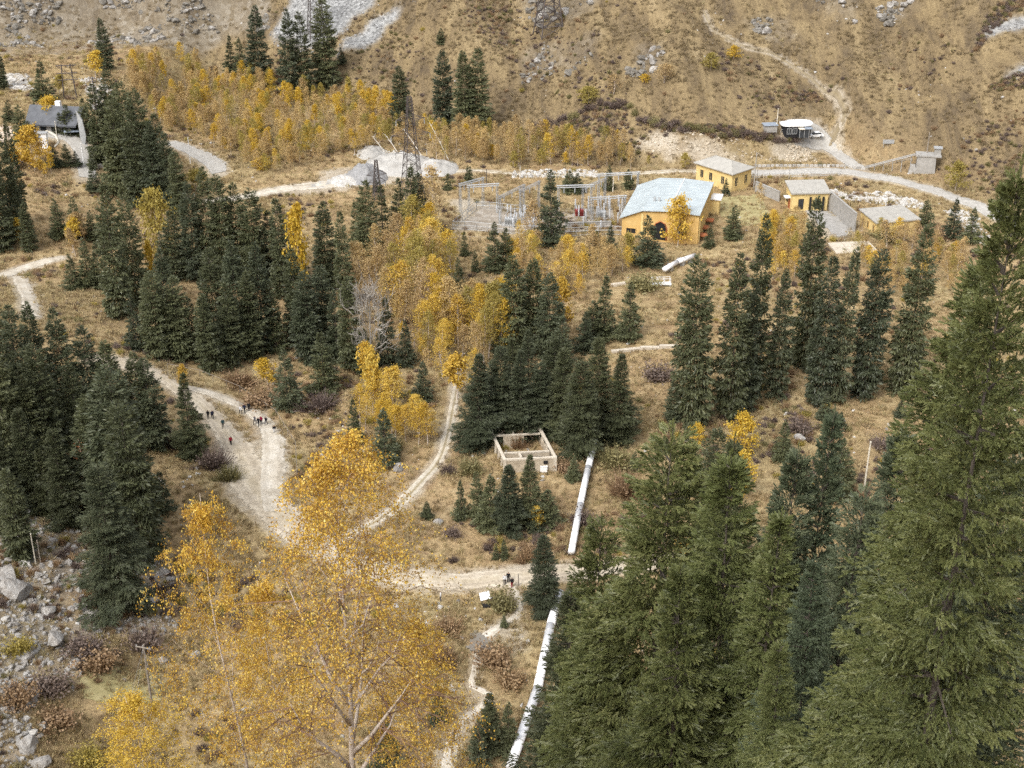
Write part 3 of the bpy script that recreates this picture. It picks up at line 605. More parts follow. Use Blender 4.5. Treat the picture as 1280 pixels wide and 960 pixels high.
def birch_mesh(seed, H=9.0, n_limb=22, limb_len=2.2, leaves=6, leaf=0.24, start=0.22, levels=2, twigs=(4,), twig_vis=2, up=0.6, bark='birch_bark', sides=5, trunk_r=None, cluster=0.5, droop=0.15, hangl=0.8, taper=0.8):
    g = np.random.default_rng(seed); segs, ends = grow(g, H, n_limb, limb_len, start, 1.0, levels, list(twigs)+[0], up, trunk_r=trunk_r, droop=droop, taper=taper)
    w0, w1 = MB(), MB()
    for pts, rr, lev in segs:
        if lev <= 1: w0.tube(pts, rr, sides if lev == 0 else max(3, sides-2))
        elif lev <= twig_vis: w1.tube([pts[0], pts[len(pts)//2], pts[-1]], [max(rr[0], leaf*0.035), max(rr[1]*0.8, leaf*0.03), leaf*0.012], 3)
    wood = w0.mesh('trunk', M[bark], True)
    twig = w1.mesh('twigs', M['twig'] if bark == 'birch_bark' else M[bark]) if w1.v else None
    crown = None
    if leaves:
        E = np.array([[tuple(q) for q in e] for e in ends]); n = len(E)*leaves
        b = np.repeat(np.arange(len(E)), leaves); u = 0.1+0.95*g.random(n); kk = E.shape[1]-1; f = np.clip(u*kk, 0, kk-0.001); i = f.astype(int); fr = (f-i)[:, None]
        p = E[b, i]*(1-fr)+E[b, i+1]*fr+g.normal(size=(n, 3))*cluster*np.array([1, 1, 0.8])
        d = unit(g.normal(size=(n, 3))*0.8+np.array([0, 0, -hangl])); sz = leaf*(0.7+0.6*g.random(n))
        V, F = diamonds(p, d, sz, sz*0.36, g); crown = mesh_np('crown', V, F, 4)
        fattr(crown, 'tint', np.repeat(np.clip(0.5+0.25*g.normal(size=n)+0.16*g.normal(size=len(E))[b], 0, 1), 4))
    return crown, wood, twig
BIR = [birch_mesh(s, H=9, n_limb=20, limb_len=1.9, leaves=lv, leaf=0.31, up=0.95, cluster=0.22, twigs=(5,), start=0.30) for s, lv in ((41, 17), (42, 21), (43, 18), (44, 14))]
BIR_ROUND = [birch_mesh(s, H=8, n_limb=26, limb_len=3.0, leaves=24, leaf=0.32, start=0.12, up=0.55, cluster=0.28) for s in (51, 52, 53)]
BIR_FINE = [birch_mesh(s, H=12, n_limb=26, limb_len=3.0, leaves=lv, leaf=0.20, start=0.22, up=0.85, cluster=0.22, twigs=(8,)) for s, lv in ((46, 16), (47, 20), (48, 12), (49, 9))]
BIR_BARE = [birch_mesh(s, H=9, n_limb=22, limb_len=2.3, leaves=lv, leaf=0.24, up=0.8, cluster=0.25, twigs=(7,)) for s, lv in ((61, 6), (62, 8))]
BARE = [birch_mesh(71, H=8, n_limb=22, limb_len=4.4, leaves=0, leaf=0.9, start=0.06, up=0.75, levels=3, twigs=(5, 4), twig_vis=3, bark='grey_bark', trunk_r=0.16, droop=-0.12)]

def shrub_mesh(seed, n_tw=150, n_leaf=260, R=1.0, H=1.1, leaf=0.11, leafz=0.3):
    g = np.random.default_rng(seed)
    a = g.random(n_tw)*6.283; q = np.sqrt(g.random(n_tw)); r = R*q*(1+0.55*vnoise(np.cos(a)*1.6+seed, np.sin(a)*1.6, 33)); lump = 1+0.5*vnoise(r*np.cos(a)*2.2+seed, r*np.sin(a)*2.2, 35); top = np.stack([r*np.cos(a), r*np.sin(a), H*(0.35+0.6*np.sqrt(np.clip(1-q**2, 0, 1)))*lump*(0.6+0.5*g.random(n_tw))], 1)
    base = top*np.array([0.35, 0.35, 0.0])+np.array([0, 0, -0.1]); d = unit(top-base); L = np.linalg.norm(top-base, axis=1)
    V1, F1 = diamonds(base, unit(d+0.12*g.normal(size=d.shape)), L*(0.6+0.5*g.random(n_tw)), 0.014+0.014*g.random(n_tw), g)
    k = g.integers(0, n_tw, n_leaf); u = leafz+(1-leafz)*g.random(n_leaf)
    p = base[k]+(top-base)[k]*u[:, None]+0.16*g.normal(size=(n_leaf, 3)); dd = unit(g.normal(size=(n_leaf, 3))+np.array([0, 0, 0.5]))
    V2, F2 = diamonds(p, dd, leaf*(0.7+0.8*g.random(n_leaf)), leaf*0.4*(0.7+0.6*g.random(n_leaf)), g)
    me = mesh_np('shrub', np.concatenate([V1, V2]), np.concatenate([F1, F2+len(V1)]), 4)
    fattr(me, 'tint', np.concatenate([np.repeat(g.random(n_tw)*0.6, 4), np.repeat(0.3+0.7*g.random(n_leaf), 4)])); return me
SHR = [shrub_mesh(81, 320, 500, leaf=0.09), shrub_mesh(82, 420, 420, 1.0, 1.3, 0.08), shrub_mesh(83, 240, 800, 1.0, 1.0, 0.11), shrub_mesh(84, 180, 1000, 1.0, 1.2, 0.12, 0.15)]
def tuft_mesh(seed, n=26, R=0.35, H=0.6):
    g = np.random.default_rng(seed); a = g.random(n)*6.283; r = R*np.sqrt(g.random(n)); b = np.stack([r*np.cos(a), r*np.sin(a), np.full(n, -0.05)], 1)
    d = unit(np.stack([np.cos(a)*0.5*g.random(n), np.sin(a)*0.5*g.random(n), np.ones(n)], 1)+0.25*g.normal(size=(n, 3)))
    V, F = diamonds(b, d, H*(0.5+0.7*g.random(n)), np.full(n, 0.035), g); me = mesh_np('tuft', V, F, 4); fattr(me, 'tint', np.repeat(g.random(n), 4)); return me
TUFT = [tuft_mesh(91), tuft_mesh(92, 34, 0.5, 0.42), tuft_mesh(93, 20, 0.25, 0.8)]
def rock_mesh(seed, sub=2, flatz=0.7):
    g = np.random.default_rng(seed); bm = bmesh.new(); bmesh.ops.create_icosphere(bm, subdivisions=sub, radius=1.0)
    planes = [(Vector(unit(g.normal(size=3))), 0.38+0.40*g.random()) for _ in range(9)]
    for vx in bm.verts:
        p = vx.co.copy()
        for nn, dd in planes:
            e = p.dot(nn)-dd
            if e > 0: p -= nn*e*0.98
        p *= 1+0.03*g.normal(); vx.co = (p.x, p.y, p.z*flatz)
    me = bpy.data.meshes.new('boulder'); bm.to_mesh(me); bm.free(); return me
ROCKS = [rock_mesh(100+i) for i in range(6)]; PEB = [rock_mesh(120+i, 1, 0.6) for i in range(4)]
for me in ROCKS+PEB: me.materials.append(M['rock'])

# ------------------------------------------------------------------ scattered masses (grass, scrub, rubble): one object each
def scatter(name, pts, scl, variants, label, mats, rot=None, tilt=0.0):
    n = len(pts); me = bpy.data.meshes.new(name); me.vertices.add(n); me.vertices.foreach_set('co', np.asarray(pts, np.float32).ravel())
    g = np.random.default_rng(n); fattr(me, 'scl', scl)
    a = me.attributes.new('rot', 'FLOAT_VECTOR', 'POINT'); a.data.foreach_set('vector', np.stack([tilt*g.normal(size=n), tilt*g.normal(size=n), g.random(n)*6.283], 1).astype(np.float32).ravel())
    ix = me.attributes.new('idx', 'INT', 'POINT'); ix.data.foreach_set('value', g.integers(0, len(variants), n).astype(np.int32))
    ng = bpy.data.node_groups.new(name+'_scatter', 'GeometryNodeTree')
    ng.interface.new_socket('Geometry', in_out='INPUT', socket_type='NodeSocketGeometry'); ng.interface.new_socket('Geometry', in_out='OUTPUT', socket_type='NodeSocketGeometry')
    N, L = ng.nodes, ng.links; gi = N.new('NodeGroupInput'); go = N.new('NodeGroupOutput'); iop = N.new('GeometryNodeInstanceOnPoints'); jn = N.new('GeometryNodeJoinGeometry')
    srcs = []
    for k, vm in enumerate(variants):
        v2 = vm.copy(); v2.materials.clear(); v2.materials.append(mats[k % len(mats)])
        so = bpy.data.objects.new(name+'_source', v2); oi = N.new('GeometryNodeObjectInfo'); oi.inputs['Object'].default_value = so; oi.inputs['As Instance'].default_value = True
        srcs.append(oi)
    for oi in reversed(srcs): L.new(oi.outputs['Geometry'], jn.inputs[0])
    def na(nm, t):
        q = N.new('GeometryNodeInputNamedAttribute'); q.data_type = t; q.inputs['Name'].default_value = nm; return q.outputs['Attribute']
    L.new(gi.outputs[0], iop.inputs['Points']); L.new(jn.outputs[0], iop.inputs['Instance']); iop.inputs['Pick Instance'].default_value = True
    L.new(na('idx', 'INT'), iop.inputs['Instance Index']); L.new(na('scl', 'FLOAT'), iop.inputs['Scale']); L.new(na('rot', 'FLOAT_VECTOR'), iop.inputs['Rotation'])
    L.new(iop.outputs[0], go.inputs[0])
    o = link(name, me); md = o.modifiers.new('scatter', 'NODES'); md.node_group = ng; o['label'] = label; o['category'] = name.replace('_', ' ')
    return kind(o, 'stuff')
def pick(n, y0=118, y1=480, xw=0.40, power=0.0, seed=0):
    """random ground points over the valley, denser near the viewpoint"""
    g = np.random.default_rng(1000+seed); y = y0+(y1-y0)*g.random(n)**(1.0+power); x = (g.random(n)*2-1)*(y*xw+14); return x, y, g
def free(x, y, road=0.3, zones=('scree', 'sand')):
    ok = gridval(near_roads, x, y) > road
    if 'scree' in zones: ok &= gridval(W_scree, x, y) < 0.3
    if 'sand' in zones: ok &= gridval(W_sand, x, y) < 0.75
    return ok
x, y, g = pick(125000, power=0.35, seed=1); k = free(x, y, 0.1); k &= g.random(len(x)) < (0.35+0.65*sstep(-0.45, 0.35, fbm(x/9, y/9, 3, 77)))*(1-0.6*gridval(W_rock, x, y))
x, y = x[k], y[k]
gs = (0.55+0.9*g.random(len(x)))*(0.75+0.0012*y); hm = gridval(W_hill, x, y) > 0.5+0.35*g.normal(size=len(x))
for nm, q, mt, lb in (('dry_grass', ~hm, 'grass', 'straw coloured dry grass tufts covering the valley floor'), ('hill_grass', hm, 'hill_grass', 'brown dry grass tufts covering the mountainside')):
    scatter(nm, np.stack([x[q], y[q], hgt(x[q], y[q])], 1), gs[q], TUFT, lb, [M[mt]], tilt=0.12)
x, y, g = pick(21000, power=0.3, seed=2); k = free(x, y, 1.0); k &= g.random(len(x)) < sstep(-0.15, 0.55, fbm(x/17, y/17, 4, 87))*(1-0.85*gridval(W_hill, x, y)); x, y = x[k], y[k]
scatter('undergrowth', np.stack([x, y, hgt(x, y)], 1), (0.35+0.75*g.random(len(x))**1.5), SHR+SHR, 'low brown and rust scrub spread over the grassland', [M['shrub_purple'], M['shrub_rust'], M['shrub_olive'], M['shrub_rust'], M['shrub_rust'], M['shrub_purple'], M['shrub_purple'], M['olive_leaf']], tilt=0.1)
# rubble: talus at the left, cliff foot, spoil, scree
def zone_pts(W, n, seed, lo=0.3, **kw):
    x, y, g = pick(n, seed=seed, **kw); k = (gridval(W, x, y) > lo) & (gridval(near_roads, x, y) > 0.3); return x[k], y[k], g
x, y, g = zone_pts(W_rock*(1-W_hill), 110000, 3, y1=300, power=0.5)
scatter('rubble', np.stack([x, y, hgt(x, y)], 1), 0.10+0.65*g.random(len(x))**3.5, PEB, 'broken grey talus rubble on the slope', [M['rock']], tilt=0.5)
x, y, g = zone_pts(W_scree, 60000, 4, y0=330, y1=520)
scatter('scree_stones', np.stack([x, y, hgt(x, y)], 1), 0.25+0.5*g.random(len(x))**2, PEB, 'grey scree stones high on the mountainside', [M['gravel_grey']], tilt=0.5)
x, y, g = zone_pts(W_rock*W_hill, 60000, 5, y0=380, y1=540)
k = fbm(x/9, y/9, 3, 93) > 0.05; x, y = x[k], y[k]
scatter('cliff_stones', np.stack([x, y, hgt(x, y)], 1), 0.4+1.6*g.random(len(x))**3, PEB, 'weathered rock outcrops on the far mountainside', [M['cliff'], M['cliff'], M['rock']], tilt=0.5)
x, y, g = pick(6500, seed=6); k = free(x, y, 0.6) & (fbm(x/14, y/14, 3, 97) > 0.12); x, y = x[k], y[k]
scatter('field_stones', np.stack([x, y, hgt(x, y)-0.05], 1), 0.15+0.55*g.random(len(x))**3, PEB, 'loose pale stones strewn over the grassland', [M['rock_pale'], M['rock']], tilt=0.4)

# dark low brush in bands on the mountainside
x, y, g = pick(16000, y0=360, y1=540, seed=8); k = (gridval(W_hill, x, y) > 0.5) & free(x, y, 0.8); k &= g.random(len(x)) < sstep(0.12, 0.5, fbm((x+0.5*y)/22, (y-0.4*x)/60, 4, 107)); x, y = x[k], y[k]
for pl_, n_ in (([(1210, 74), (1240, 40), (1290, 5), (1290, -20), (1235, 20)], 260), ([(1232, 108), (1262, 96), (1300, 88), (1300, 112), (1250, 114)], 160), ([(1190, 205), (1225, 160), (1290, 130), (1290, 250), (1235, 245)], 220), ([(978, 110), (1040, 108), (1035, 126), (985, 126)], 90), ([(655, 168), (700, 150), (752, 131), (782, 128), (785, 160), (700, 182)], 330), ([(795, 146), (850, 158), (960, 168), (985, 184), (900, 178), (830, 168)], 330), ([(560, 20), (640, 0), (640, 40), (600, 44)], 120)):
    gp_ = gpoly(pl_); a_ = np.array(gp_); xx = g.uniform(a_[:, 0].min(), a_[:, 0].max(), n_*4); yy = g.uniform(a_[:, 1].min(), a_[:, 1].max(), n_*4); kk = inpoly(xx, yy, gp_) & free(xx, yy, 0.5, ()); x = np.concatenate([x, xx[kk][:n_]]); y = np.concatenate([y, yy[kk][:n_]])
scatter('hill_brush', np.stack([x, y, hgt(x, y)], 1), 0.35+0.7*g.random(len(x))**2, SHR, 'low dark brush in bands across the mountainside', [M['shrub_purple'], M['shrub_olive'], M['shrub_purple'], M['shrub_rust']], tilt=0.15)
# ------------------------------------------------------------------ trees that stand alone
def put_tree(name, meshes, mats, base, h, rad, nomH, nomR, label, cat, group, rz=None):
    """one tree: an Empty at its foot, its crown and trunk as parts (mesh data shared between copies)"""
    rz = R_.random()*6.283 if rz is None else rz
    root = thing(name, label, cat, base, rz, group)
    root.scale = (rad/nomR, rad/nomR, h/nomH); root.rotation_euler = (R_.uniform(-.028, .028), R_.uniform(-.028, .028), rz)
    for pn, me, mt in zip(('crown', 'trunk', 'twigs'), meshes, mats):
        if me is None: continue
        o = bpy.data.objects.new(pn, me); COL.objects.link(o); o.parent = root
        if mt is not None:
            if not me.materials: me.materials.append(mt)
            o.material_slots[0].link = 'OBJECT'; o.material_slots[0].material = mt
        if pn == 'twigs': o['kind'] = 'stuff'
    return root
SPRUCE = []                  # every placed spruce foot, for keeping scatter trees clear
def spruces(rows, phrase, group, cat='spruce', mats=('spruce', 'spruce', 'spruce_dark'), wf=1.06):
    rows = sorted(rows, key=lambda r: r[0]); n = len(rows)
    for i, r in enumerate(rows):
        px, bpy_, tpy, wpx = r[:4]; b = at(px, bpy_); h = height_for(b, tpy); rad = max(0.3, wpx*0.5*depth_of(b)/F_PX*wf)
        con = (h/(2*rad) < 2.9) if len(r) < 5 else r[4] == 'c'
        var = R_.choice(SPR_CON if con else SPR_COL); nH, nR = (12.0, 3.0) if con else (20.0, 2.8)
        if con and h/depth_of(b)*F_PX > 90 and depth_of(b) < 260: var, nH, nR = R_.choice(SPR_MID), 22.0, 3.8
        size = 'tall' if h > 19 else 'small' if h < 7 else 'mid-sized'
        form = 'conical' if con else 'columnar'
        if n == 1: lab = f'{size} {form} dark spruce {phrase}'
        else:
            o = ORD[i] if i < n-1 else 'rightmost'
            lab = f'{size} {form} dark spruce, {o}'+('' if i in (0, n-1) else ' from the left')+f' {phrase}'
        m_ = M[R_.choice(mats)]
        put_tree('spruce_tree', var, (m_, None), tuple(b), h, rad, nH, nR, lab, cat, group); SPRUCE.append((b[0], b[1]))
spruces([(134, 88, 22, 20), (290, 92, 42, 20), (302, 90, 46, 22), (324, 110, 5, 28), (362, 124, 10, 24), (382, 122, 14, 26), (408, 108, -4, 32), (427, 80, 58, 13)], 'below the grey scree', 'spruces below the scree')
spruces([(551, 55, 35, 14)], 'alone on the straw hillside', None)
spruces([(502, 162, 81, 26), (554, 161, 62, 26), (583, 167, 62, 30), (597, 166, 59, 30)], 'at the foot of the straw hillside', 'spruces at the hill foot')
spruces([(2, 112, 60, 16), (56, 126, 74, 30), (30, 176, 130, 30), (12, 152, 126, 20), (45, 150, 128, 16), (86, 167, 131, 24), (98, 168, 142, 18), (76, 166, 140, 18), (110, 172, 122, 22)], 'around the lodge', 'spruces around the lodge')
spruces([(70, 208, 183, 18), (84, 208, 180, 18), (96, 207, 188, 14), (115, 210, 190, 14), (10, 200, 178, 14)], 'below the curved asphalt road', 'small spruces below the asphalt road')
spruces([(130, 205, 104, 34), (146, 200, 88, 36), (164, 216, 100, 38), (182, 228, 108, 34), (152, 246, 118, 44), (176, 258, 128, 40), (203, 248, 140, 30), (216, 262, 164, 26), (226, 275, 188, 24), (195, 262, 150, 34), (120, 240, 196, 24)], 'in the tall clump beside the lodge', 'tall spruce clump beside the lodge', wf=0.92)
spruces([(6, 312, 195, 34), (22, 300, 160, 24), (37, 314, 252, 20), (75, 297, 248, 28), (96, 297, 246, 26), (116, 300, 262, 22), (92, 362, 317, 24), (112, 360, 298, 30), (127, 360, 300, 26), (135, 310, 255, 24), (28, 280, 150, 20)], 'beside the forest road bend', 'spruces by the forest road')
spruces([(150, 396, 226, 42), (174, 384, 228, 36), (222, 350, 262, 34), (246, 352, 228, 34), (264, 350, 208, 34), (284, 352, 215, 36), (301, 352, 228, 34), (320, 356, 234, 38), (355, 372, 246, 34), (372, 350, 280, 26), (408, 362, 250, 38), (433, 382, 262, 26), (236, 345, 280, 30), (340, 350, 262, 30), (205, 350, 290, 32)], 'of the central forest back row', 'back row of the central forest', wf=0.92)
spruces([(172, 436, 362, 34), (198, 446, 338, 42), (226, 450, 345, 40), (264, 463, 366, 38), (290, 456, 352, 38), (316, 448, 338, 40), (244, 446, 372, 36), (346, 440, 352, 40), (332, 440, 300, 40), (386, 452, 338, 40), (405, 440, 330, 40), (422, 450, 362, 38), (440, 462, 345, 36), (300, 440, 300, 44), (270, 430, 310, 40), (215, 430, 310, 36), (375, 430, 310, 38), (458, 470, 410, 30)], 'of the central forest front row', 'front row of the central forest', wf=0.92)
spruces([(361, 511, 434, 40), (406, 491, 416, 42), (485, 455, 372, 30), (507, 458, 400, 26), (529, 502, 450, 30), (443, 554, 497, 24), (482, 579, 510, 44)], 'among the yellow birches by the trail', 'spruces by the trail')
spruces([(460, 320, 224, 30), (479, 306, 228, 30), (500, 300, 222, 28), (514, 302, 204, 40), (527, 296, 214, 22), (446, 310, 250, 22)], 'beneath the lattice pylon', 'spruces beneath the pylon')
spruces([(581, 320, 288, 14), (575, 380, 322, 24), (594, 340, 312, 12), (618, 338, 276, 30), (632, 334, 284, 26), (470, 240, 222, 10), (560, 237, 216, 12), (585, 225, 206, 10), (588, 228, 208, 10)], 'west of the substation fence', 'young spruces west of the substation')
spruces([(689, 306, 211, 42)], 'standing alone inside the substation', None)
spruces([(711, 240, 213, 22), (722, 240, 216, 20), (760, 238, 206, 16), (785, 236, 211, 18)], 'behind the substation', 'small spruces behind the substation')
spruces([(743, 329, 288, 30), (762, 314, 281, 20), (809, 333, 269, 42), (886, 310, 280, 16), (915, 299, 256, 28), (907, 244, 223, 12)], 'in front of the powerhouse', 'spruces in front of the powerhouse')
spruces([(644, 446, 318, 40), (666, 440, 324, 40), (686, 450, 340, 34), (742, 430, 376, 36), (755, 422, 340, 36), (786, 424, 352, 36), (730, 440, 390, 30), (702, 460, 396, 36), (628, 440, 380, 30)], 'in the stand behind the ruin', 'spruces behind the ruin')
spruces([(598, 556, 442, 58), (626, 542, 430, 48), (650, 548, 436, 48), (674, 546, 452, 48), (700, 548, 432, 46), (727, 568, 448, 58), (745, 540, 420, 46), (772, 552, 440, 50), (612, 530, 452, 44), (690, 520, 420, 44), (660, 520, 410, 44), (640, 520, 420, 40)], 'in the dense stand beside the ruin', 'dense stand beside the ruin')
spruces([(577, 648, 599, 22), (597, 648, 590, 28), (614, 660, 592, 42), (636, 664, 580, 46), (662, 658, 568, 42), (684, 656, 612, 38), (668, 664, 624, 26), (534, 648, 627, 18)], 'below the ruin', 'young spruces below the ruin')
spruces([(620, 699, 680, 10), (630, 699, 674, 12), (630, 783, 769, 12), (716, 600, 570, 22), (793, 588, 564, 16)], 'scattered around the white pipeline', 'saplings around the pipeline')
spruces([(681, 765, 668, 44)], 'beside the road below the pipeline', None)
spruces([(599, 956, 900, 30), (612, 938, 864, 36), (636, 938, 876, 30), (548, 902, 850, 28), (483, 965, 890, 40)], 'beside the footpath below the ford', 'young spruces by the footpath')
spruces([(866, 532, 318, 44), (912, 524, 314, 42), (938, 500, 262, 34), (969, 498, 334, 31), (1005, 460, 243, 34), (1021, 504, 314, 36), (1041, 503, 306, 32), (1078, 497, 310, 38), (1126, 492, 277, 44), (929, 515, 352, 30)], 'in the tall row below the powerhouse', 'tall row below the powerhouse')
spruces([(1156, 283, 249, 24), (1190, 297, 247, 26), (1213, 303, 259, 26)], 'beside the rubble bank', 'spruces beside the rubble bank')
spruces([(1030, 524, 489, 22), (1050, 537, 514, 16), (1125, 521, 499, 18), (977, 574, 525, 32), (1045, 622, 548, 48), (867, 602, 553, 24), (885, 720, 536, 52), (840, 530, 470, 20)], 'on the open grass beside the far pole', 'spruces on the open grass')
spruces([(10, 524, 362, 56), (36, 548, 380, 50), (62, 540, 378, 46), (95, 545, 384, 46), (122, 550, 408, 46), (152, 560, 425, 52), (178, 552, 440, 44), (194, 560, 446, 44), (16, 600, 420, 56), (70, 590, 430, 50), (108, 585, 450, 44), (240, 572, 464, 48), (-12, 560, 380, 50), (48, 600, 470, 50)], 'in the left forest beside the dirt road', 'left forest beside the road', wf=0.92)
spruces([(85, 657, 535, 48), (44, 632, 508, 54), (8, 630, 520, 50), (30, 699, 585, 38), (130, 640, 490, 54), (160, 660, 455, 66), (178, 700, 500, 60), (146, 760, 575, 88), (-10, 660, 560, 40), (60, 640, 560, 36), (205, 640, 590, 30)], 'above the boulder slope', 'spruces above the boulder slope')

# near spruces rising from the slope below the viewpoint: (photo column and row of the tip, metres away, radius, set, needles, label)
NEAR = [
 (1290, 172, 27, 2.5, 'n', 'spruce_olive', 'huge olive spruce cut by the picture edge with long shaggy shoots'),
 (1203, 296, 37, 3.5, 'n', 'spruce_olive', 'big olive green spruce with a bare pointed leader near the picture edge'),
 (1262, 540, 31, 3.4, 'n', 'spruce_grey', 'grey green spruce low in the corner before the huge olive one'),
 (1120, 528, 74, 3.6, 'm', 'spruce_grey', 'green spruce whose tip stands left of the big olive spruce'),
 (1030, 498, 72, 3.0, 'm', 'spruce_blue', 'thin dark green spruce with sparse top beside the pale pole'),
 (1068, 600, 58, 3.0, 'm', 'spruce_grey', 'grey spruce with a thin bare leader between two dark green spruces'),
 (988, 556, 70, 3.0, 'm', 'spruce_grey', 'slim grey spruce in front of the yellow bush'),
 (906, 545, 105, 3.8, 'm', 'spruce', 'dark shaggy spruce standing behind the olive ones'),
 (826, 528, 64, 4.4, 'm', 'spruce_olive', 'wide olive spruce with thin leader in front of the pipeline'),
 (924, 566, 60, 3.6, 'm', 'spruce_lime', 'bright yellow green spruce in the middle of the near group'),
 (968, 640, 56, 3.6, 'm', 'spruce_lime', 'second yellow green spruce lower beside the bright one'),
 (744, 640, 84, 3.4, 'm', 'spruce_olive', 'olive spruce overlapping the lower road bend'),
 (709, 735, 98, 3.7, 'm', 'spruce', 'dark spruce standing over the lower white pipeline'),
 (1028, 690, 50, 3.4, 'n', 'spruce_blue', 'dark green spruce in the lower corner group'),
 (988, 792, 46, 2.6, 'n', 'spruce_lime', 'low lime green spruce tip near the lower edge'),
 (1130, 700, 42, 3.6, 'n', 'spruce_olive', 'olive spruce filling the lower corner left of the grey one'),
 (860, 700, 56, 4.0, 'm', 'spruce_olive', 'broad olive spruce low in front of the dark shaggy one'),
 (758, 752, 66, 4.0, 'm', 'spruce_olive', 'lowest olive spruce beside the white pipeline'),
 (1200, 600, 33, 3.0, 'n', 'spruce_olive', 'olive spruce with dense shoots in the corner group'),
]
for i, (px, py, D, rad, st, mt, lab) in enumerate(NEAR):
    d = ray_dir(px, py); t = D/d[1]; tx, ty, tz = d[0]*t, D, CAM_H+d[2]*t; gz = float(hgt(tx, ty)); h = tz-gz
    var = (SPR_NEAR if st == 'n' else SPR_MID)[i % (2 if st == 'n' else 3)]; nH, nR = (24.0, 4.2) if st == 'n' else (22.0, 3.8)
    put_tree('spruce_tree', var, (M[mt], None), (tx, ty, gz), h, rad*min(1.25, max(0.8, h/22)), nH, nR, lab, 'spruce', 'near spruces on the slope')
# ------------------------------------------------------------------ birches and other yellow trees
def birches(poly, n, h, mats, label, group, sets='b', wfac=1.0, seed=0, sep=1.6):
    g = np.random.default_rng(seed+500); gp = gpoly(poly); a = np.array(gp); got = []; tries = 0
    while len(got) < n and tries < n*60:
        tries += 1; x = g.uniform(a[:, 0].min(), a[:, 0].max()); y = g.uniform(a[:, 1].min(), a[:, 1].max())
        if not inpoly(np.array([x]), np.array([y]), gp)[0] or gridval(near_roads, x, y) < 0.8: continue
        if any((x-q[0])**2+(y-q[1])**2 < sep*sep for q in got): continue
        got.append((x, y))
    got.sort(key=lambda q: q[0]/q[1]); cnt = {}; made = []
    for x, y in got:
        s = {'b': BIR, 'r': BIR_ROUND, 't': BIR_BARE, 'f': BIR_FINE}[g.choice(list(sets))]; k = s[g.integers(len(s))]; hh = g.uniform(*h); nH = 8.0 if s is BIR_ROUND else 12.0 if s is BIR_FINE else 9.0
        mt = g.choice(mats); cw = ('thin ' if s is BIR_BARE else 'leafy ')+COLW[mt]; cnt[cw] = cnt.get(cw, 0)+1; i = cnt[cw]-1
        r = put_tree('birch_tree', k, (M[mt], None, None), (x, y, float(hgt(x, y))), hh, hh*wfac*g.uniform(0.85, 1.2), nH, nH, cw+' birch '+label, 'birch', group); made.append((r, cw, i))
    for r, cw, i in made:
        if cnt[cw] > 1: r['label'] = cw+' birch, '+ORD[min(i, 29)]+(' such' if i == 0 else ' such from the left')+', '+label
COLW = {'gold': 'orange gold', 'yellow_leaf': 'lemon yellow', 'tan_leaf': 'tan', 'olive_leaf': 'olive yellow'}
def birch_mass(name, label, polys, n, h, mats, seed):
    """far stands that read as one mass behind the trees one can pick out"""
    g = np.random.default_rng(seed+700); pts = []; per = n//len(polys)
    for poly in polys:
        gp = gpoly(poly); a = np.array(gp); k = 0
        while k < per:
            x = g.uniform(a[:, 0].min(), a[:, 0].max()); y = g.uniform(a[:, 1].min(), a[:, 1].max())
            if inpoly(np.array([x]), np.array([y]), gp)[0] and gridval(near_roads, x, y) > 0.8: pts.append((x, y, float(hgt(x, y)))); k += 1
    var = []; ms = []
    for i, (c, w, t) in enumerate(BIR_FINE+BIR_BARE):
        vs = []; 
        var.append(c); ms.append(M[mats[i % len(mats)]])
    scatter(name, pts, g.uniform(h[0]/10, h[1]/10, len(pts)), var, label, ms)
    for k in (0, 1): pass
    sc = bpy.data.objects[name]; return pts
YT = ['gold', 'yellow_leaf', 'yellow_leaf', 'tan_leaf', 'olive_leaf']
birches([(160, 112), (180, 84), (240, 88), (330, 112), (325, 190), (282, 195), (240, 172), (200, 160)], 56, (5.5, 8.5), YT+['tan_leaf', 'tan_leaf', 'tan_leaf', 'olive_leaf'], 'far stand below the rocky slope', 'far birch stand below the rocky slope', 'bft', 0.9, 1)
birches([(330, 118), (440, 126), (470, 150), (530, 168), (520, 188), (470, 188), (430, 206), (330, 222), (275, 212), (290, 192)], 48, (5.0, 8.0), YT+['tan_leaf', 'olive_leaf'], 'far stand above the gravel yard', 'far birch stand above the gravel yard', 'bft', 0.9, 2)
birches([(448, 150), (500, 150), (498, 138), (455, 136)], 9, (6, 8), ['yellow_leaf', 'gold'], 'far clump left of the pylon', 'bright clump left of the pylon', 'b', 1.0, 3)
birches([(525, 172), (640, 176), (640, 206), (560, 204), (530, 196)], 26, (5, 8.5), ['yellow_leaf', 'tan_leaf', 'tan_leaf', 'olive_leaf'], 'row behind the gravel heaps', 'birches behind the gravel heaps', 'bt', 0.85, 4)
birches([(640, 180), (790, 196), (800, 214), (640, 212)], 30, (6, 10), ['tan_leaf', 'tan_leaf', 'yellow_leaf', 'olive_leaf'], 'foot of the straw hillside', 'half bare birches at the hill foot', 'ft', 0.85, 5)
birches([(458, 372), (470, 330), (530, 312), (565, 340), (570, 430), (560, 470), (520, 450), (490, 420)], 44, (10, 16), ['tan_leaf', 'gold', 'yellow_leaf', 'olive_leaf', 'tan_leaf'], 'grove in the valley centre', 'central birch grove', 'ff', 1.05, 6)
birches([(540, 420), (590, 400), (605, 450), (590, 500), (550, 480)], 14, (7, 12), ['tan_leaf', 'gold'], 'upper end of the trail', 'birches by the upper trail', 'ff', 1.0, 7)
birches([(588, 430), (628, 420), (632, 455), (596, 460)], 10, (11, 15), ['yellow_leaf', 'yellow_leaf', 'olive_leaf'], 'tall group left of the central spruces', 'lemon yellow birches in the middle', 'f', 1.0, 8)
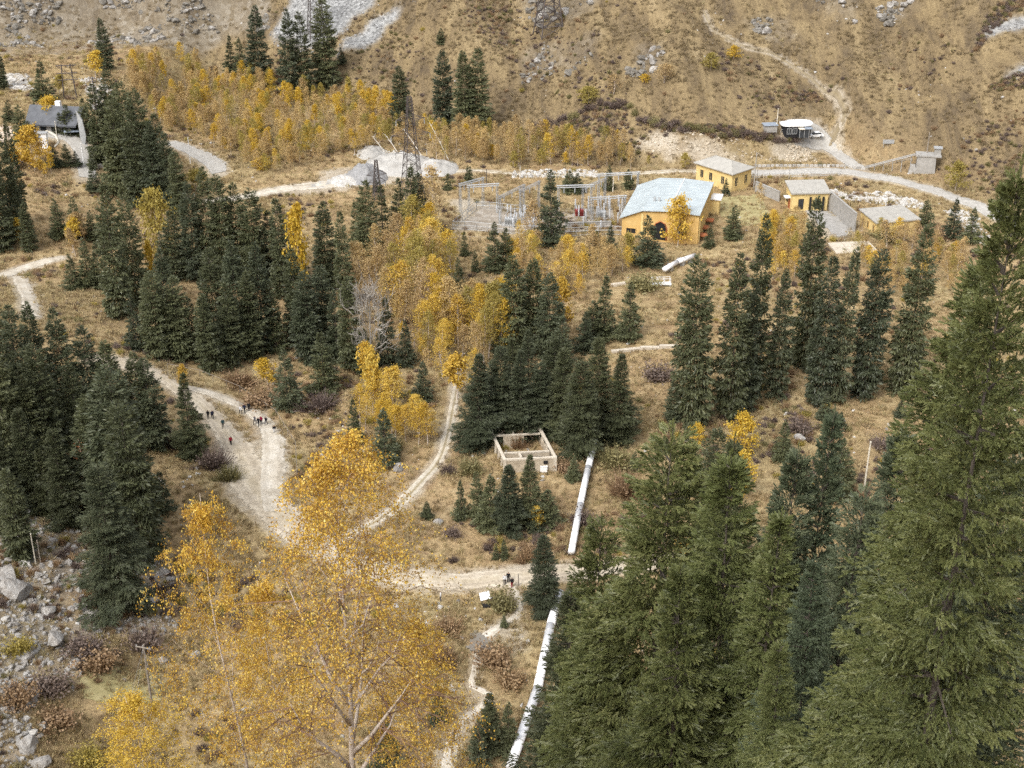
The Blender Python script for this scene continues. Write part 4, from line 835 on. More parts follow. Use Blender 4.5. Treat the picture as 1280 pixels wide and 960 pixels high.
birches([(446, 535), (470, 505), (520, 545), (545, 555), (520, 572), (490, 560)], 14, (7, 11), ['gold', 'yellow_leaf', 'gold'], 'bright clump beside the trail', 'golden clump beside the trail', 'f', 1.1, 9)
birches([(640, 320), (790, 330), (790, 352), (720, 380), (640, 360)], 26, (6, 9.5), ['tan_leaf', 'tan_leaf', 'gold'], 'below the substation fence', 'pale birches below the substation', 'tf', 1.0, 10)
birches([(955, 300), (1002, 290), (1000, 350), (960, 350)], 12, (5, 8), ['gold', 'tan_leaf'], 'left of the tall spruce row', 'small birches left of the tall row', 'ft', 1.0, 11)
birches([(1050, 300), (1110, 300), (1200, 320), (1215, 365), (1150, 370), (1090, 360)], 20, (4.5, 7.5), ['gold', 'tan_leaf', 'olive_leaf'], 'grass below the yellow shed', 'small birches below the yellow shed', 'ft', 1.1, 12)
birches([(30, 212), (60, 205), (100, 214), (60, 225)], 4, (4, 6), ['gold', 'yellow_leaf'], 'bank under the lodge', 'gold birches under the lodge', 'b', 1.1, 13)
birches([(70, 310), (105, 300), (110, 316), (85, 325)], 5, (5, 8), ['yellow_leaf', 'tan_leaf'], 'end of the forest road', 'yellow birches at the forest road', 'b', 1.0, 14)
birches([(610, 196), (790, 205), (860, 205), (860, 212), (600, 212)], 8, (3, 5), ['olive_leaf', 'yellow_leaf'], 'low along the valley track', 'low saplings along the track', 'br', 1.0, 15)
def lone(px, bpy_, tpy, wpx, sets, mat, label, cat='birch'):
    b = at(px, bpy_); h = height_for(b, tpy); s = {'b': BIR, 'r': BIR_ROUND, 't': BIR_BARE, 'x': BARE}[sets]; k = R_.choice(s); nH = 8.0 if sets in 'rx' else 9.0
    rad = wpx*0.5*depth_of(b)/F_PX; nR = {'b': 1.9, 'r': 2.9, 't': 2.3, 'x': 3.6}[sets]
    put_tree('birch_tree' if cat == 'birch' else cat.replace(' ', '_'), k, (M[mat] if mat else None, None, None), tuple(b), h, rad, nH, nR, label, cat, None)
for a in [(378, 392, 250, 34, 'b', 'yellow_leaf', 'bright yellow birch squeezed between columnar spruces of the central forest'),
  (204, 330, 236, 48, 'r', 'olive_leaf', 'broad olive yellow tree at the left end of the central forest'),
  (192, 378, 300, 16, 'b', 'yellow_leaf', 'thin lemon yellow birch beside the columnar spruce pair'),
  (245, 238, 212, 36, 'r', 'olive_leaf', 'round yellow green bush below the lower asphalt road'),
  (336, 487, 449, 30, 'b', 'yellow_leaf', 'small yellow birch left of the conical spruce by the road'),
  (229, 492, 456, 16, 'b', 'gold', 'small orange birch on the verge where the road enters the forest'),
  (464, 505, 428, 30, 'b', 'gold', 'narrow golden birch in front of the bare grey tree'),
  (572, 500, 440, 40, 'b', 'gold', 'orange birch leaning over the trail'),
  (847, 308, 246, 46, 'r', 'gold', 'rust orange birch against the powerhouse front'),
  (825, 262, 232, 22, 't', 'tan_leaf', 'half bare birch rising before the pale metal roof'),
  (925, 572, 514, 44, 'r', 'yellow_leaf', 'round bright yellow birch behind the near spruces'),
  (870, 556, 528, 24, 'r', 'yellow_leaf', 'small round yellow bush left of the dark shaggy spruce'),
  (924, 625, 566, 46, 'r', 'yellow_leaf', 'lower bright yellow birch among the near spruces'),
  (672, 664, 630, 22, 'b', 'gold', 'little gold birch beside the young spruces at the pipeline'),
  (706, 425, 345, 30, 'b', 'gold', 'gold birch behind the central spruce stand'),
  (28, 310, 272, 18, 'b', 'yellow_leaf', 'single yellow birch in front of the edge spruces'),
  (44, 214, 156, 46, 'r', 'gold', 'large golden tree below the paved square'),
  (64, 156, 121, 34, 'r', 'yellow_leaf', 'golden tree in front of the lodge roof'),
  (20, 216, 183, 20, 'b', 'gold', 'orange birch at the picture edge below the paved square'),
  (1194, 240, 202, 32, 'r', 'olive_leaf', 'yellow green tree beside the asphalt road bend'),
  (736, 130, 108, 34, 'r', 'olive_leaf', 'yellow green bush at the rim of the old embankment'),
  (805, 104, 92, 16, 'r', 'yellow_leaf', 'small yellow bush alone on the straw hillside'),
  (888, 88, 66, 26, 'r', 'olive_leaf', 'olive bush high on the hillside path'),
  (917, 74, 57, 20, 'r', 'yellow_leaf', 'small yellow bush next to the hillside path'),
  (767, 118, 92, 30, 't', 'tan_leaf', 'tan birch above the embankment rim'),
  (830, 104, 76, 34, 't', 'tan_leaf', 'pale tan birch on the hillside'),
  (120, 100, 62, 24, 'b', 'yellow_leaf', 'yellow birch below the cliff left of a lone spruce'),
  (75, 118, 92, 20, 'b', 'olive_leaf', 'yellow birch behind the lodge'),
  (328, 212, 196, 30, 'r', 'yellow_leaf', 'round yellow bush above the gravel road'),
  (950, 262, 228, 14, 't', 'tan_leaf', 'rusty thin birch right of the powerhouse lawn'),
  (660, 312, 250, 34, 't', 'tan_leaf', 'leafless birch inside the substation fence'),
  (785, 332, 292, 30, 'r', 'olive_leaf', 'olive bush below the powerhouse corner'),
  (470, 520, 432, 26, 'b', 'gold', 'golden birch at the left end of the trail clump')]: lone(*a)
lone(466, 470, 364, 62, 'x', None, 'bare leafless grey tree in the middle of the valley', 'bare tree')
lone(540, 300, 205, 46, 't', 'tan_leaf', 'tall half bare birch right of the lattice pylon')

# near birches on the slope below the viewpoint
HERO1 = birch_mesh(201, H=20, n_limb=24, limb_len=5.0, leaves=17, leaf=0.080, start=0.30, levels=3, twigs=(11, 7), twig_vis=3, up=1.05, sides=8, trunk_r=0.26, cluster=0.085, droop=0.30, taper=1.7)
HERO2 = birch_mesh(207, H=17, n_limb=18, limb_len=3.2, leaves=24, leaf=0.080, start=0.35, levels=3, twigs=(8, 5), twig_vis=3, up=0.8, sides=8, trunk_r=0.10, cluster=0.10, droop=0.30)
def near_birch(ms, px, py, D, nH, rad, label, mat='hero_leaf', rz=0.0, nlean=0.0):
    d = ray_dir(px, py); t = D/d[1]; tx, tz = d[0]*t, CAM_H+d[2]*t; gz = float(hgt(tx, D)); h = tz-gz
    r = put_tree('birch_tree', ms, (M[mat], None, None), (tx, D, gz), h, rad, nH, 1.0, label, 'birch', None, rz); return r
near_birch(HERO1, 396, 535, 40, 20, 1.0, 'large golden birch with forked pale trunk in the foreground', rz=0.6)
near_birch(HERO2, 262, 600, 44, 17, 0.8, 'slender golden birch with white stem beside the large one', rz=2.0)
near_birch(HERO2, 158, 862, 46, 17, 1.0, 'low bright yellow birch crown at the lower picture edge', 'yellow_leaf', rz=4.0)
near_birch(HERO2, 520, 760, 47, 17, 0.9, 'sparse rusty birch crown between the large birch and the footpath', rz=1.0)
near_birch(HERO2, 330, 712, 50, 17, 0.85, 'sparse orange birch crown behind the two pale stems', rz=3.0)

F1 = [(158, 112), (178, 82), (240, 86), (332, 112), (325, 190), (282, 195), (240, 172), (200, 160)]; F2 = [(330, 116), (440, 126), (470, 150), (530, 168), (520, 186), (470, 186), (430, 204), (330, 222), (275, 212), (290, 192)]; F3 = [(525, 172), (640, 176), (790, 196), (800, 212), (640, 210), (560, 204)]
birch_mass('far_birch_wood', 'dense yellow and tan birch thickets filling the far valley side', [F1, F1, F2, F2], 380, (4.0, 8.0), ['yellow_leaf', 'tan_leaf', 'olive_leaf', 'tan_leaf', 'tan_leaf', 'tan_leaf'], 1)
birch_mass('hill_foot_thicket', 'thin tan birch thicket along the foot of the hillside', [F3], 90, (4.0, 7.5), ['tan_leaf', 'tan_leaf', 'tan_leaf', 'olive_leaf', 'tan_leaf', 'tan_leaf'], 3)
birch_mass('birch_thicket', 'low tan and gold birch thicket in the valley centre and below the sheds', [[(455, 372), (470, 320), (540, 305), (570, 340), (590, 440), (540, 480), (490, 430)], [(640, 318), (790, 328), (790, 352), (720, 380), (640, 372)], [(950, 296), (1002, 290), (1000, 360), (955, 360)], [(1060, 320), (1200, 318), (1215, 372), (1150, 390), (1080, 380)]], 120, (4, 7.5), ['tan_leaf', 'gold', 'tan_leaf', 'olive_leaf', 'tan_leaf', 'tan_leaf'], 2)
# ------------------------------------------------------------------ boulders, heaps, shrubs
def boulder(px, py, wpx, label, group=None, mat='rock', hz=1.0, sink=0.25):
    b = at(px, py); r = wpx*0.5*depth_of(b)/F_PX*0.92; o = bpy.data.objects.new('boulder', R_.choice(ROCKS)); COL.objects.link(o)
    o.location = (b[0], b[1], b[2]+r*0.35*hz-sink*r*0.3); o.scale = (r*R_.uniform(0.9, 1.2), r*R_.uniform(0.75, 1.0), r*hz*R_.uniform(0.85, 1.15)); o.rotation_euler = (R_.uniform(-.3, .3), R_.uniform(-.3, .3), R_.random()*6.28)
    o.material_slots[0].link = 'OBJECT'; o.material_slots[0].material = M[mat]; tag(o, label, 'boulder', group)
for px, py, w, lb in [(68, 805, 40, 'large pale rounded boulder on the talus above the grass clearing'), (60, 765, 28, 'tilted slab boulder above the large rounded one'), (20, 742, 50, 'long grey slab at the left edge of the talus'), (8, 722, 44, 'flat pale slab at the picture edge'),
  (115, 770, 26, 'boulder left of the big spruce foot'), (98, 832, 26, 'boulder pair member beside the grass clearing'), (36, 822, 26, 'pale boulder by the straw bush'), (168, 764, 22, 'boulder under the right side of the big spruce'), (192, 700, 18, 'upright grey boulder beside the spruce skirt'), (35, 935, 34, 'brown boulder at the lower left edge'), (50, 955, 30, 'split boulder at the bottom left corner'), (14, 610, 34, 'grey outcrop block above the talus'),
  (496, 588, 22, 'grey boulder beneath the trail spruce'), (548, 655, 18, 'pale boulder beside the sapling below the trail'), (244, 562, 13, 'rounded boulder at the foot of the roadside spruce'), (1000, 551, 20, 'pale boulder behind the thin blue spruce'), (243, 822, 20, 'boulder in the brush behind the white stem'), (205, 828, 18, 'pale boulder right of the wooden pole'), (615, 748, 7, 'white stone left of the information board'), (600, 775, 9, 'grey stone before the ford'), (572, 752, 9, 'white stone near the birch tips')]: boulder(px, py, w, lb)
g = np.random.default_rng(77)
gp = ZONES['rock'][-1]; n = 0
while n < 100:
    px, py = g.uniform(-10, 225), g.uniform(610, 960); b = at(px, py)
    if not inpoly(np.array([b[0]]), np.array([b[1]]), gp)[0]: continue
    boulder(px, py, 6+16*g.random()**2, 'grey talus block on the boulder slope below the left spruces', 'talus blocks', 'rock' if g.random() < 0.75 else 'rock_pale', 0.9); n += 1
def rocks_in(poly, n, w, label, group, mat='rock_pale', seed=0):
    g = np.random.default_rng(seed+900); a = np.array(poly); k = 0
    while k < n:
        px, py = g.uniform(a[:, 0].min(), a[:, 0].max()), g.uniform(a[:, 1].min(), a[:, 1].max())
        if inpoly(np.array([px]), np.array([py]), poly)[0]: boulder(px, py, g.uniform(*w), label, group, mat, 0.9); k += 1
rocks_in([(1036, 238), (1075, 242), (1110, 240), (1150, 252), (1165, 262), (1120, 258), (1060, 250)], 60, (4, 10), 'white boulder in the rubble bank above the yellow shed', 'rubble bank above the shed', seed=1)
rocks_in([(640, 214), (745, 212), (750, 222), (640, 222)], 24, (4, 10), 'white boulder in the row behind the substation', 'boulder row behind the substation', seed=2)
rocks_in([(1180, 264), (1215, 262), (1240, 300), (1225, 305)], 14, (4, 9), 'white boulder on the bank below the asphalt road', 'boulders below the road', seed=3)
rocks_in([(4, 94), (34, 92), (44, 114), (12, 112)], 14, (4, 10), 'white river boulder at the far left edge', 'far left river boulders', seed=4)
rocks_in([(98, 98), (128, 98), (146, 126), (118, 140)], 12, (3, 8), 'pale stream boulder behind the lodge', 'stream boulders behind the lodge', seed=5)
rocks_in([(440, 194), (500, 188), (560, 205), (540, 212), (480, 202)], 16, (3, 8), 'white boulder on the gravel heaps', 'boulders on the gravel heaps', seed=6)
rocks_in([(186, 124), (200, 126), (206, 142), (192, 148)], 6, (3, 7), 'pale boulder in the far birch stand', 'boulders in the far birches', seed=7)
rocks_in([(236, 176), (284, 172), (280, 184), (240, 184)], 6, (3, 7), 'white boulder above the lower asphalt road', 'boulders above the lower road', seed=8)
rocks_in([(225, 585), (260, 572), (262, 620), (235, 640)], 14, (3, 9), 'stream stone left of the dirt road bend', 'stream stones by the road bend', seed=9)
rocks_in([(540, 745), (590, 740), (640, 785), (560, 800), (545, 780)], 12, (3, 7), 'pale stone around the ford', 'stones around the ford', seed=10)
def spoil(polys, n, seed):
    g = np.random.default_rng(seed); out = []
    for p in polys:
        gp = gpoly(p); a = np.array(gp); m = n; x = g.uniform(a[:, 0].min(), a[:, 0].max(), m*3); y = g.uniform(a[:, 1].min(), a[:, 1].max(), m*3); k = inpoly(x, y, gp); out.append(np.stack([x[k], y[k], hgt(x[k], y[k])], 1)[:m])
    return np.concatenate(out)
pts = spoil([[(1036, 238), (1075, 242), (1110, 240), (1150, 252), (1165, 262), (1120, 258), (1060, 250)], [(640, 214), (745, 212), (750, 222), (640, 222)], [(1180, 264), (1215, 262), (1240, 300), (1225, 305)], [(4, 94), (34, 92), (44, 114), (12, 112)], [(98, 98), (128, 98), (146, 126), (118, 140)], [(440, 194), (500, 188), (560, 205), (540, 212), (480, 202)]], 420, 3)
scatter('spoil_stones', pts, 0.15+0.75*np.random.default_rng(4).random(len(pts))**2.5, PEB, 'broken white spoil stones in the banks and rows', [M['rock_pale']], tilt=0.4)
pts = spoil([[(820, 168), (940, 186), (985, 200), (850, 200), (790, 190)], [(980, 180), (1012, 184), (1022, 202), (985, 202)]], 420, 5)
scatter('bank_stones', pts, 0.12+0.5*np.random.default_rng(4).random(len(pts))**2.5, PEB, 'ochre stones and clods in the eroded bank behind the powerhouse', [M['ruin'], M['ruin_cap'], M['ruin']], tilt=0.4)
def heap(px, py, wpx, dpx_m, h, mat, label, seed):
    b = at(px, py); r = wpx*0.5*depth_of(b)/F_PX; n = 26; a = np.linspace(-1, 1, n); X, Y = np.meshgrid(a, a); q = np.sqrt(X**2+Y**2)
    Z = h*np.clip(1-q**1.3, -0.12, 1)*(1+0.35*fbm(X*2.5+seed, Y*2.5, 4, seed))+0.1*h*fbm(X*7, Y*7, 3, seed+4)
    x = X*r+b[0]; y = Y*dpx_m+b[1]; z = hgt(x, y)+np.where(q > 1, -0.4, Z)
    i = (np.arange(n-1)[:, None]*n+np.arange(n-1)[None]).ravel()
    V = np.stack([x.ravel()-b[0], y.ravel()-b[1], z.ravel()-b[2]], 1)
    tag(link('gravel_heap', mesh_np('gravel_heap', V, np.stack([i, i+1, i+n+1, i+n], 1), 4, True), loc=tuple(b), mat=M[mat]), label, 'gravel heap', 'gravel heaps')
heap(458, 222, 56, 6.0, 4.0, 'gravel_grey', 'dark grey gravel heap in the yard', 1)
heap(500, 208, 90, 8.0, 3.2, 'gravel', 'long pale gravel ridge behind the grey heap', 2)
heap(545, 211, 60, 6.0, 2.4, 'gravel', 'low pale spoil heap right of the pylon', 3)
heap(432, 227, 40, 4.0, 1.6, 'rock_pale', 'flat white gravel fan before the grey heap', 4)
heap(465, 192, 40, 6.0, 2.2, 'gravel', 'small pale mound beneath the far birches', 5)
def shrub(px, py, wpx, hpx, mat, label, group=None, v=None):
    b = at(px, py); s = depth_of(b)/F_PX; o = bpy.data.objects.new('shrub', SHR[v] if v is not None else R_.choice(SHR)); COL.objects.link(o)
    if not o.data.materials: o.data.materials.append(M['shrub_rust'])
    o.material_slots[0].link = 'OBJECT'; o.material_slots[0].material = M[mat]; o.location = tuple(b); o.rotation_euler = (0, 0, R_.random()*6.28)
    o.scale = (wpx*0.5*s, wpx*0.5*s, hpx*s/1.1); tag(o, label, 'shrub', group)
for a in [(265, 585, 54, 26, 'shrub_purple', 'purple grey bush at the inside of the road bend'), (285, 600, 40, 20, 'shrub_olive', 'olive bush below the road bend boulder'), (215, 560, 22, 20, 'shrub_purple', 'brown bush left of the roadside spruce'),
  (325, 505, 60, 18, 'shrub_rust', 'rust bush above the walkers on the road'), (400, 512, 60, 20, 'shrub_purple', 'purple bush between two conical spruces'), (300, 480, 54, 20, 'shrub_rust', 'long rust bush behind the pale lane'), (560, 592, 22, 16, 'shrub_purple', 'purple bush beside the trail'), (495, 565, 30, 18, 'shrub_olive', 'olive bush at the spruce foot by the trail'),
  (565, 670, 26, 16, 'shrub_purple', 'dark bush below the trail boulder'), (100, 815, 60, 24, 'shrub_purple', 'purple brush among the talus blocks'), (125, 835, 60, 30, 'shrub_rust', 'rust brush left of the wooden pole'), (180, 812, 60, 34, 'shrub_purple', 'purple brush behind the wooden pole'), (25, 815, 46, 24, 'olive_leaf', 'straw yellow bush on the talus edge'), (60, 865, 56, 28, 'shrub_purple', 'dark purple bush below the grass clearing boulders'), (20, 880, 60, 30, 'shrub_rust', 'rust bush at the left edge'), (70, 905, 70, 26, 'shrub_rust', 'wide rust bush above the yellow birch crown'), (110, 955, 56, 24, 'olive_leaf', 'yellow green bush under the low birch crown'), (785, 620, 60, 30, 'shrub_rust', 'rust thicket right of the pipeline'), (770, 580, 64, 26, 'shrub_olive', 'grey olive thicket at the pipeline top'), (725, 655, 36, 22, 'shrub_purple', 'brown bush beside the pipeline'),
  (660, 700, 40, 22, 'shrub_rust', 'straw bush before the road at the pipeline'), (1000, 540, 40, 22, 'shrub_purple', 'purple bush on the open grass'), (1100, 560, 40, 16, 'shrub_purple', 'purple bush right of the pale pole'), (820, 475, 44, 22, 'shrub_purple', 'purple bush behind the tall row'), (800, 360, 50, 20, 'shrub_olive', 'olive bush above the little footbridge'), (1010, 310, 44, 18, 'shrub_purple', 'bush before the concrete slab'), (1170, 300, 60, 22, 'shrub_rust', 'rust thicket beside the yellow shed'), (1110, 300, 50, 14, 'shrub_olive', 'olive thicket under the yellow shed wall'), (630, 762, 50, 26, 'shrub_olive', 'olive bush between information board and path'), (620, 830, 60, 30, 'shrub_rust', 'rust bush right of the ford'), (640, 855, 50, 28, 'shrub_rust', 'reddish bush beside the lower path'), (560, 790, 50, 24, 'shrub_rust', 'brown bush left of the ford'), (555, 830, 50, 26, 'shrub_rust', 'rust bush by the lower footpath'), (648, 560, 26, 20, 'shrub_rust', 'red brown bush inside the ruin'),
  (640, 530, 40, 18, 'shrub_rust', 'orange bush behind the ruin'), (590, 590, 46, 20, 'shrub_olive', 'yellow olive bush left of the ruin'), (706, 590, 36, 16, 'shrub_rust', 'rust bush right of the ruin'), (862, 690, 40, 24, 'gold', 'golden bush between the near spruces'), (1045, 545, 30, 16, 'shrub_rust', 'rust bush left of the pale pole')]: shrub(*a)
g = np.random.default_rng(5)
for i in range(46):      # dark brush along the rim of the embankment
    f = i/45; px = 662+330*f; py = np.interp(px, [660, 700, 750, 785, 800, 850, 900, 960, 1000], [166, 150, 131, 128, 150, 158, 166, 172, 176])+g.uniform(-2, 6)
    shrub(px, py, g.uniform(10, 20), g.uniform(6, 11), g.choice(['shrub_purple', 'shrub_purple', 'shrub_olive']), 'dark brush along the rim of the old embankment', 'brush along the embankment')
# ------------------------------------------------------------------ buildings
def on_plane(px, py, z):
    d = ray_dir(px, py); t = (z-CAM_H)/d[2]; return Vector((d[0]*t, d[1]*t, z))
def window(root, x, y, z, w, h, rz=0.0, pane='glass', frame='white', name='window'):
    """a framed opening set into a wall face; (x, y) is on the face, rz turns its outward -y normal"""
    mb = MB(); t = 0.10; ca, sa = math.cos(rz), math.sin(rz)
    def at_(u, v): return (u*ca-v*sa, u*sa+v*ca)
    for u, ww, zz, hh in ((0, w+2*t, h/2+t/2, t), (0, w+2*t, -h/2-t/2, t), (-w/2-t/2, t, 0, h), (w/2+t/2, t, 0, h), (0, 0.05, 0, h)):
        o = at_(u, -0.05); mb.box((o[0], o[1], zz), (ww, 0.12, hh), rz)
    f = mb.build(name, M[frame], root); f.location = (x, y, z)
    o = at_(0, -0.02); p = MB().box((o[0], o[1], 0), (w, 0.05, h), rz).build('pane', M[pane], f); return f
def shed(name, label, px, py, yaw, w, d, hf, hb, wall, roof, over=0.45, thick=0.28, base=0.6):
    """monopitch building; local origin at the near left foot, x along the front, y to the back"""
    b = P(px, py); r = thing(name, label, 'building', (b.x, b.y, b.z-0.1), RAD(yaw))
    mb = MB(); lo = -base
    v = [(0, 0, lo), (w, 0, lo), (w, d, lo), (0, d, lo), (0, 0, hf), (w, 0, hf), (w, d, hb), (0, d, hb)]
    for q in ((0, 1, 5, 4), (1, 2, 6, 5), (2, 3, 7, 6), (3, 0, 4, 7), (4, 5, 6, 7)): mb.poly([v[i] for i in q])
    mb.build('wall', M[wall], r)
    s = (hb-hf)/d; n = max(3, int(w/1.2)); rf = MB()
    a = [(-over, -over, hf-s*over+0.02), (w+over, -over, hf-s*over+0.02), (w+over, d+over, hb+s*over+0.02), (-over, d+over, hb+s*over+0.02)]; tp = [(x, y, z+thick) for x, y, z in a]
    for q in ((a[3], a[2], a[1], a[0]), tp, (a[0], a[1], tp[1], tp[0]), (a[1], a[2], tp[2], tp[1]), (a[2], a[3], tp[3], tp[2]), (a[3], a[0], tp[0], tp[3])): rf.poly(q)
    ro = rf.build('roof', M[roof], r); sm = MB()
    for i in range(1, n):
        x = -over+(w+2*over)*i/n; sm.bar((x, -over+0.02, hf-s*over+thick+0.04), (x, d+over-0.02, hb+s*over+thick+0.04), 0.05, 4)
    sm.build('seam', M[roof], ro)
    return r
# --- powerhouse
b = P(777, 294); pw = thing('powerhouse', 'long yellow powerhouse with pale blue metal roof beside the substation', 'building', (b.x, b.y, b.z-0.2), RAD(-15))
W_, D_ = 18.0, 22.5; prof = [(0, 4.7), (4.8, 6.8), (11.0, 7.2), (W_, 6.9)]
mb = MB(); lo = -1.0
for yy, flip in ((0, False), (D_, True)):
    pts = [(0, yy, lo), (W_, yy, lo)]+[(x, yy, z) for x, z in reversed(prof)]; mb.poly(pts[::-1] if flip else pts)
mb.poly([(0, 0, lo), (0, 0, 4.6), (0, D_, 4.6), (0, D_, lo)]); mb.poly([(W_, 0, lo), (W_, D_, lo), (W_, D_, 6.9), (W_, 0, 6.9)])
mb.build('wall', M['orange'], pw)
ov = 0.6; pr = [(-ov, 4.45)]+prof[1:-1]+[(W_+0.25, 6.9)]
for k in range(len(pr)-1):           # three roof slopes, each of standing sheets
    (x0, z0), (x1, z1) = pr[k], pr[k+1]; ns = 12
    rp = MB(); z0 += 0.10; z1 += 0.10
    tp = [(x0, -ov, z0+0.2), (x1, -ov, z1+0.2), (x1, D_+ov, z1+0.2), (x0, D_+ov, z0+0.2)]; bt = [(x, y, z-0.2) for x, y, z in tp]
    for q in (tp, bt[::-1], (bt[0], bt[1], tp[1], tp[0]), (bt[1], bt[2], tp[2], tp[1]), (bt[2], bt[3], tp[3], tp[2]), (bt[3], bt[0], tp[0], tp[3])): rp.poly(q)
    ro = rp.build('roof', M['roof_metal'], pw); sm = MB()
    for i in range(1, ns):
        y = -ov+(D_+2*ov)*i/ns; sm.bar((x0+0.05, y, z0+0.23), (x1-0.05, y, z1+0.23), 0.05, 4)
    sm.build('seam', M['roof_metal'], ro)
mb = MB(); mb.bar((11.0, -ov, 7.54), (11.0, D_+ov, 7.54), 0.12, 6); mb.build('ridge_cap', M['white'], pw)
for i in range(8):
    y = 0.8+i*3.0; MB().box((W_+0.15, y, 2.9), (0.3, 0.45, 7.6)).build('pilaster', M['yellow'], pw)
for i in range(7): window(pw, W_, 2.3+i*3.0, 4.0, 1.3, 3.4, RAD(90), 'yellow', 'yellow')
for i in range(3):
    MB().box((W_+1.0, 2.5+i*5.0, 1.3), (2.0, 2.0, 0.25)).build('porch_roof', M['rust'], pw)
    window(pw, W_+0.03, 2.3+i*6.0, 0.1, 1.4, 1.7, RAD(90), 'dark', 'rust', 'door')
mb = MB(); pts = [(7.6, 0.0), (10.6, 0.0), (10.6, 3.0), (10.2, 4.0), (9.1, 4.6), (8.0, 4.0), (7.6, 3.0)]
mb.poly([(x, -0.10, z) for x, z in pts]); mb.poly([(x, -0.02, z) for x, z in reversed(pts)])
for (x0, z0), (x1, z1) in zip(pts, pts[1:]+pts[:1]): mb.poly([(x0, -0.02, z0), (x1, -0.02, z1), (x1, -0.10, z1), (x0, -0.10, z0)])
arch = mb.build('arched_door', M['dark'], pw); fr = MB()
for (x0, z0), (x1, z1) in zip(pts[1:], pts[2:]+pts[:1]): fr.bar((x0, -0.16, z0), (x1, -0.16, z1), 0.13, 4)
fr.build('door_frame', M['rust'], arch)
window(pw, 2.2, 0, 1.6, 2.2, 1.2, 0, 'dark', 'orange'); window(pw, 14.2, 0, 3.2, 2.2, 3.0, 0, 'glass', 'orange')
MB().box((4.8, -0.12, 2.6), (0.5, 0.24, 7.0)).build('pilaster', M['yellow'], pw)
for i in range(2): MB().box((6.5+i*1.1, 6.0, 7.6), (0.5, 0.5, 1.2)).build('roof_vent', M['steel'], pw)
MB().box((W_+1.4, D_-2.0, 4.4), (2.8, 4.0, 0.3)).build('canopy', M['white'], pw)
MB().box((W_+1.2, D_-2.0, 1.6), (2.2, 3.2, 5.2)).build('annex', M['yellow'], pw)
# --- yellow house behind the powerhouse
b = P(914, 240); r = thing('yellow_house', 'yellow house with grey hipped roof behind the powerhouse', 'building', (b.x, b.y, b.z-0.1), RAD(42))
w, d, h = 7.6, 12.0, 5.0; c0 = MB(); c0.box((w/2, d/2, h/2-0.4), (w, d, h+0.8)); c0.build('wall', M['yellow'], r)
mb = MB(); o = 0.6; q = [(-o, -o, h), (w+o, -o, h), (w+o, d+o, h), (-o, d+o, h)]; rg = [(w/2, 3.6, h+1.7), (w/2, d-3.6, h+1.7)]
q0 = [(x, y, z-0.22) for x, y, z in q]
mb.poly([q[0], q[1], rg[0]]); mb.poly([q[1], q[2], rg[1], rg[0]]); mb.poly([q[2], q[3], rg[1]]); mb.poly([q[3], q[0], rg[0], rg[1]]); mb.poly(q0[::-1])
for i in range(4): mb.poly([q0[i], q0[(i+1) % 4], q[(i+1) % 4], q[i]])
ro = mb.build('roof', M['roof_grey'], r); mb = MB(); mb.bar(rg[0], rg[1], 0.10, 6)
for a_, k_ in ((q[0], 0), (q[1], 0), (q[2], 1), (q[3], 1)): mb.bar(a_, rg[k_], 0.08, 5)
mb.build('hip_cap', M['roof_grey'], ro)
for x in (1.6, 5.4): window(r, x, 0, 2.4, 1.1, 2.3, 0, 'glass', 'yellow')
for y in (3.0, 7.0, 10.0): window(r, 0, y, 2.5, 1.0, 2.0, RAD(-90), 'glass', 'yellow')
# --- yellow gatehouse
r = shed('yellow_gatehouse', 'yellow gatehouse with thick grey roof slab and dark windows above the yard', 989, 264, 4, 8.8, 6.0, 4.6, 5.4, 'yellow', 'roof_grey', 0.5, 0.35, 1.0)
for x in (2.2, 6.4): window(r, x, 0, 1.9, 1.1, 2.4, 0, 'glass', 'dark')
for x in (4.4, 7.6): MB().box((x, -0.5, 1.6), (0.45, 0.45, 4.4)).build('pipe_stack', M['black'], r)
window(r, 0, 2.4, 1.1, 1.4, 2.6, RAD(-90), 'rust', 'rust', 'door'); window(r, 0, 4.6, 1.9, 0.8, 1.6, RAD(-90), 'glass', 'dark')
MB().box((-0.7, 2.4, 3.0), (1.4, 1.8, 0.18)).build('porch_roof', M['white'], r)
# --- yellow shed with flat roof
r = shed('yellow_shed', 'low yellow shed with wide grey flat roof below the rubble bank', 1095, 296, 14, 10.5, 8.5, 3.4, 3.6, 'yellow', 'roof_grey', 0.45, 0.3, 1.5)
for y in (1.6, 4.4, 7.0): window(r, 0, y, 1.6, 0.7, 1.7, RAD(-90), 'glass', 'orange')
for x in (2.5, 6.5): window(r, x, 0, 1.7, 1.0, 1.3, 0, 'glass', 'orange')
# --- retaining wall of upright panels
def panel_wall(name, label, a, b_, h, n, mat='concrete', thick=0.35):
    A, B = P(*a), P(*b_); r = thing(name, label, 'wall', A); L = (B-A); L.z = 0; ln = L.length; ang = math.atan2(L.y, L.x); r.rotation_euler = (0, 0, ang)
    for i in range(n):
        x = ln*(i+0.5)/n; z = float(hgt(A.x+L.x*(i+0.5)/n, A.y+L.y*(i+0.5)/n))-A.z
        MB().box((x, 0, z+h/2-0.5), (ln/n-0.05, thick, h+1.0+R_.uniform(-.05, .05))).build('panel', M[mat], r)
    MB().box((ln/2, 0, float(hgt(B.x, B.y))/2-A.z/2+h+0.12), (ln, thick+0.15, 0.14)).build('coping', M[mat], r)
panel_wall('retaining_wall', 'grey concrete retaining wall of upright panels between gatehouse and shed', (1036, 262), (1068, 290), 4.6, 9)
panel_wall('side_wall', 'short concrete wall left of the yellow gatehouse', (944, 240), (974, 252), 2.6, 7)
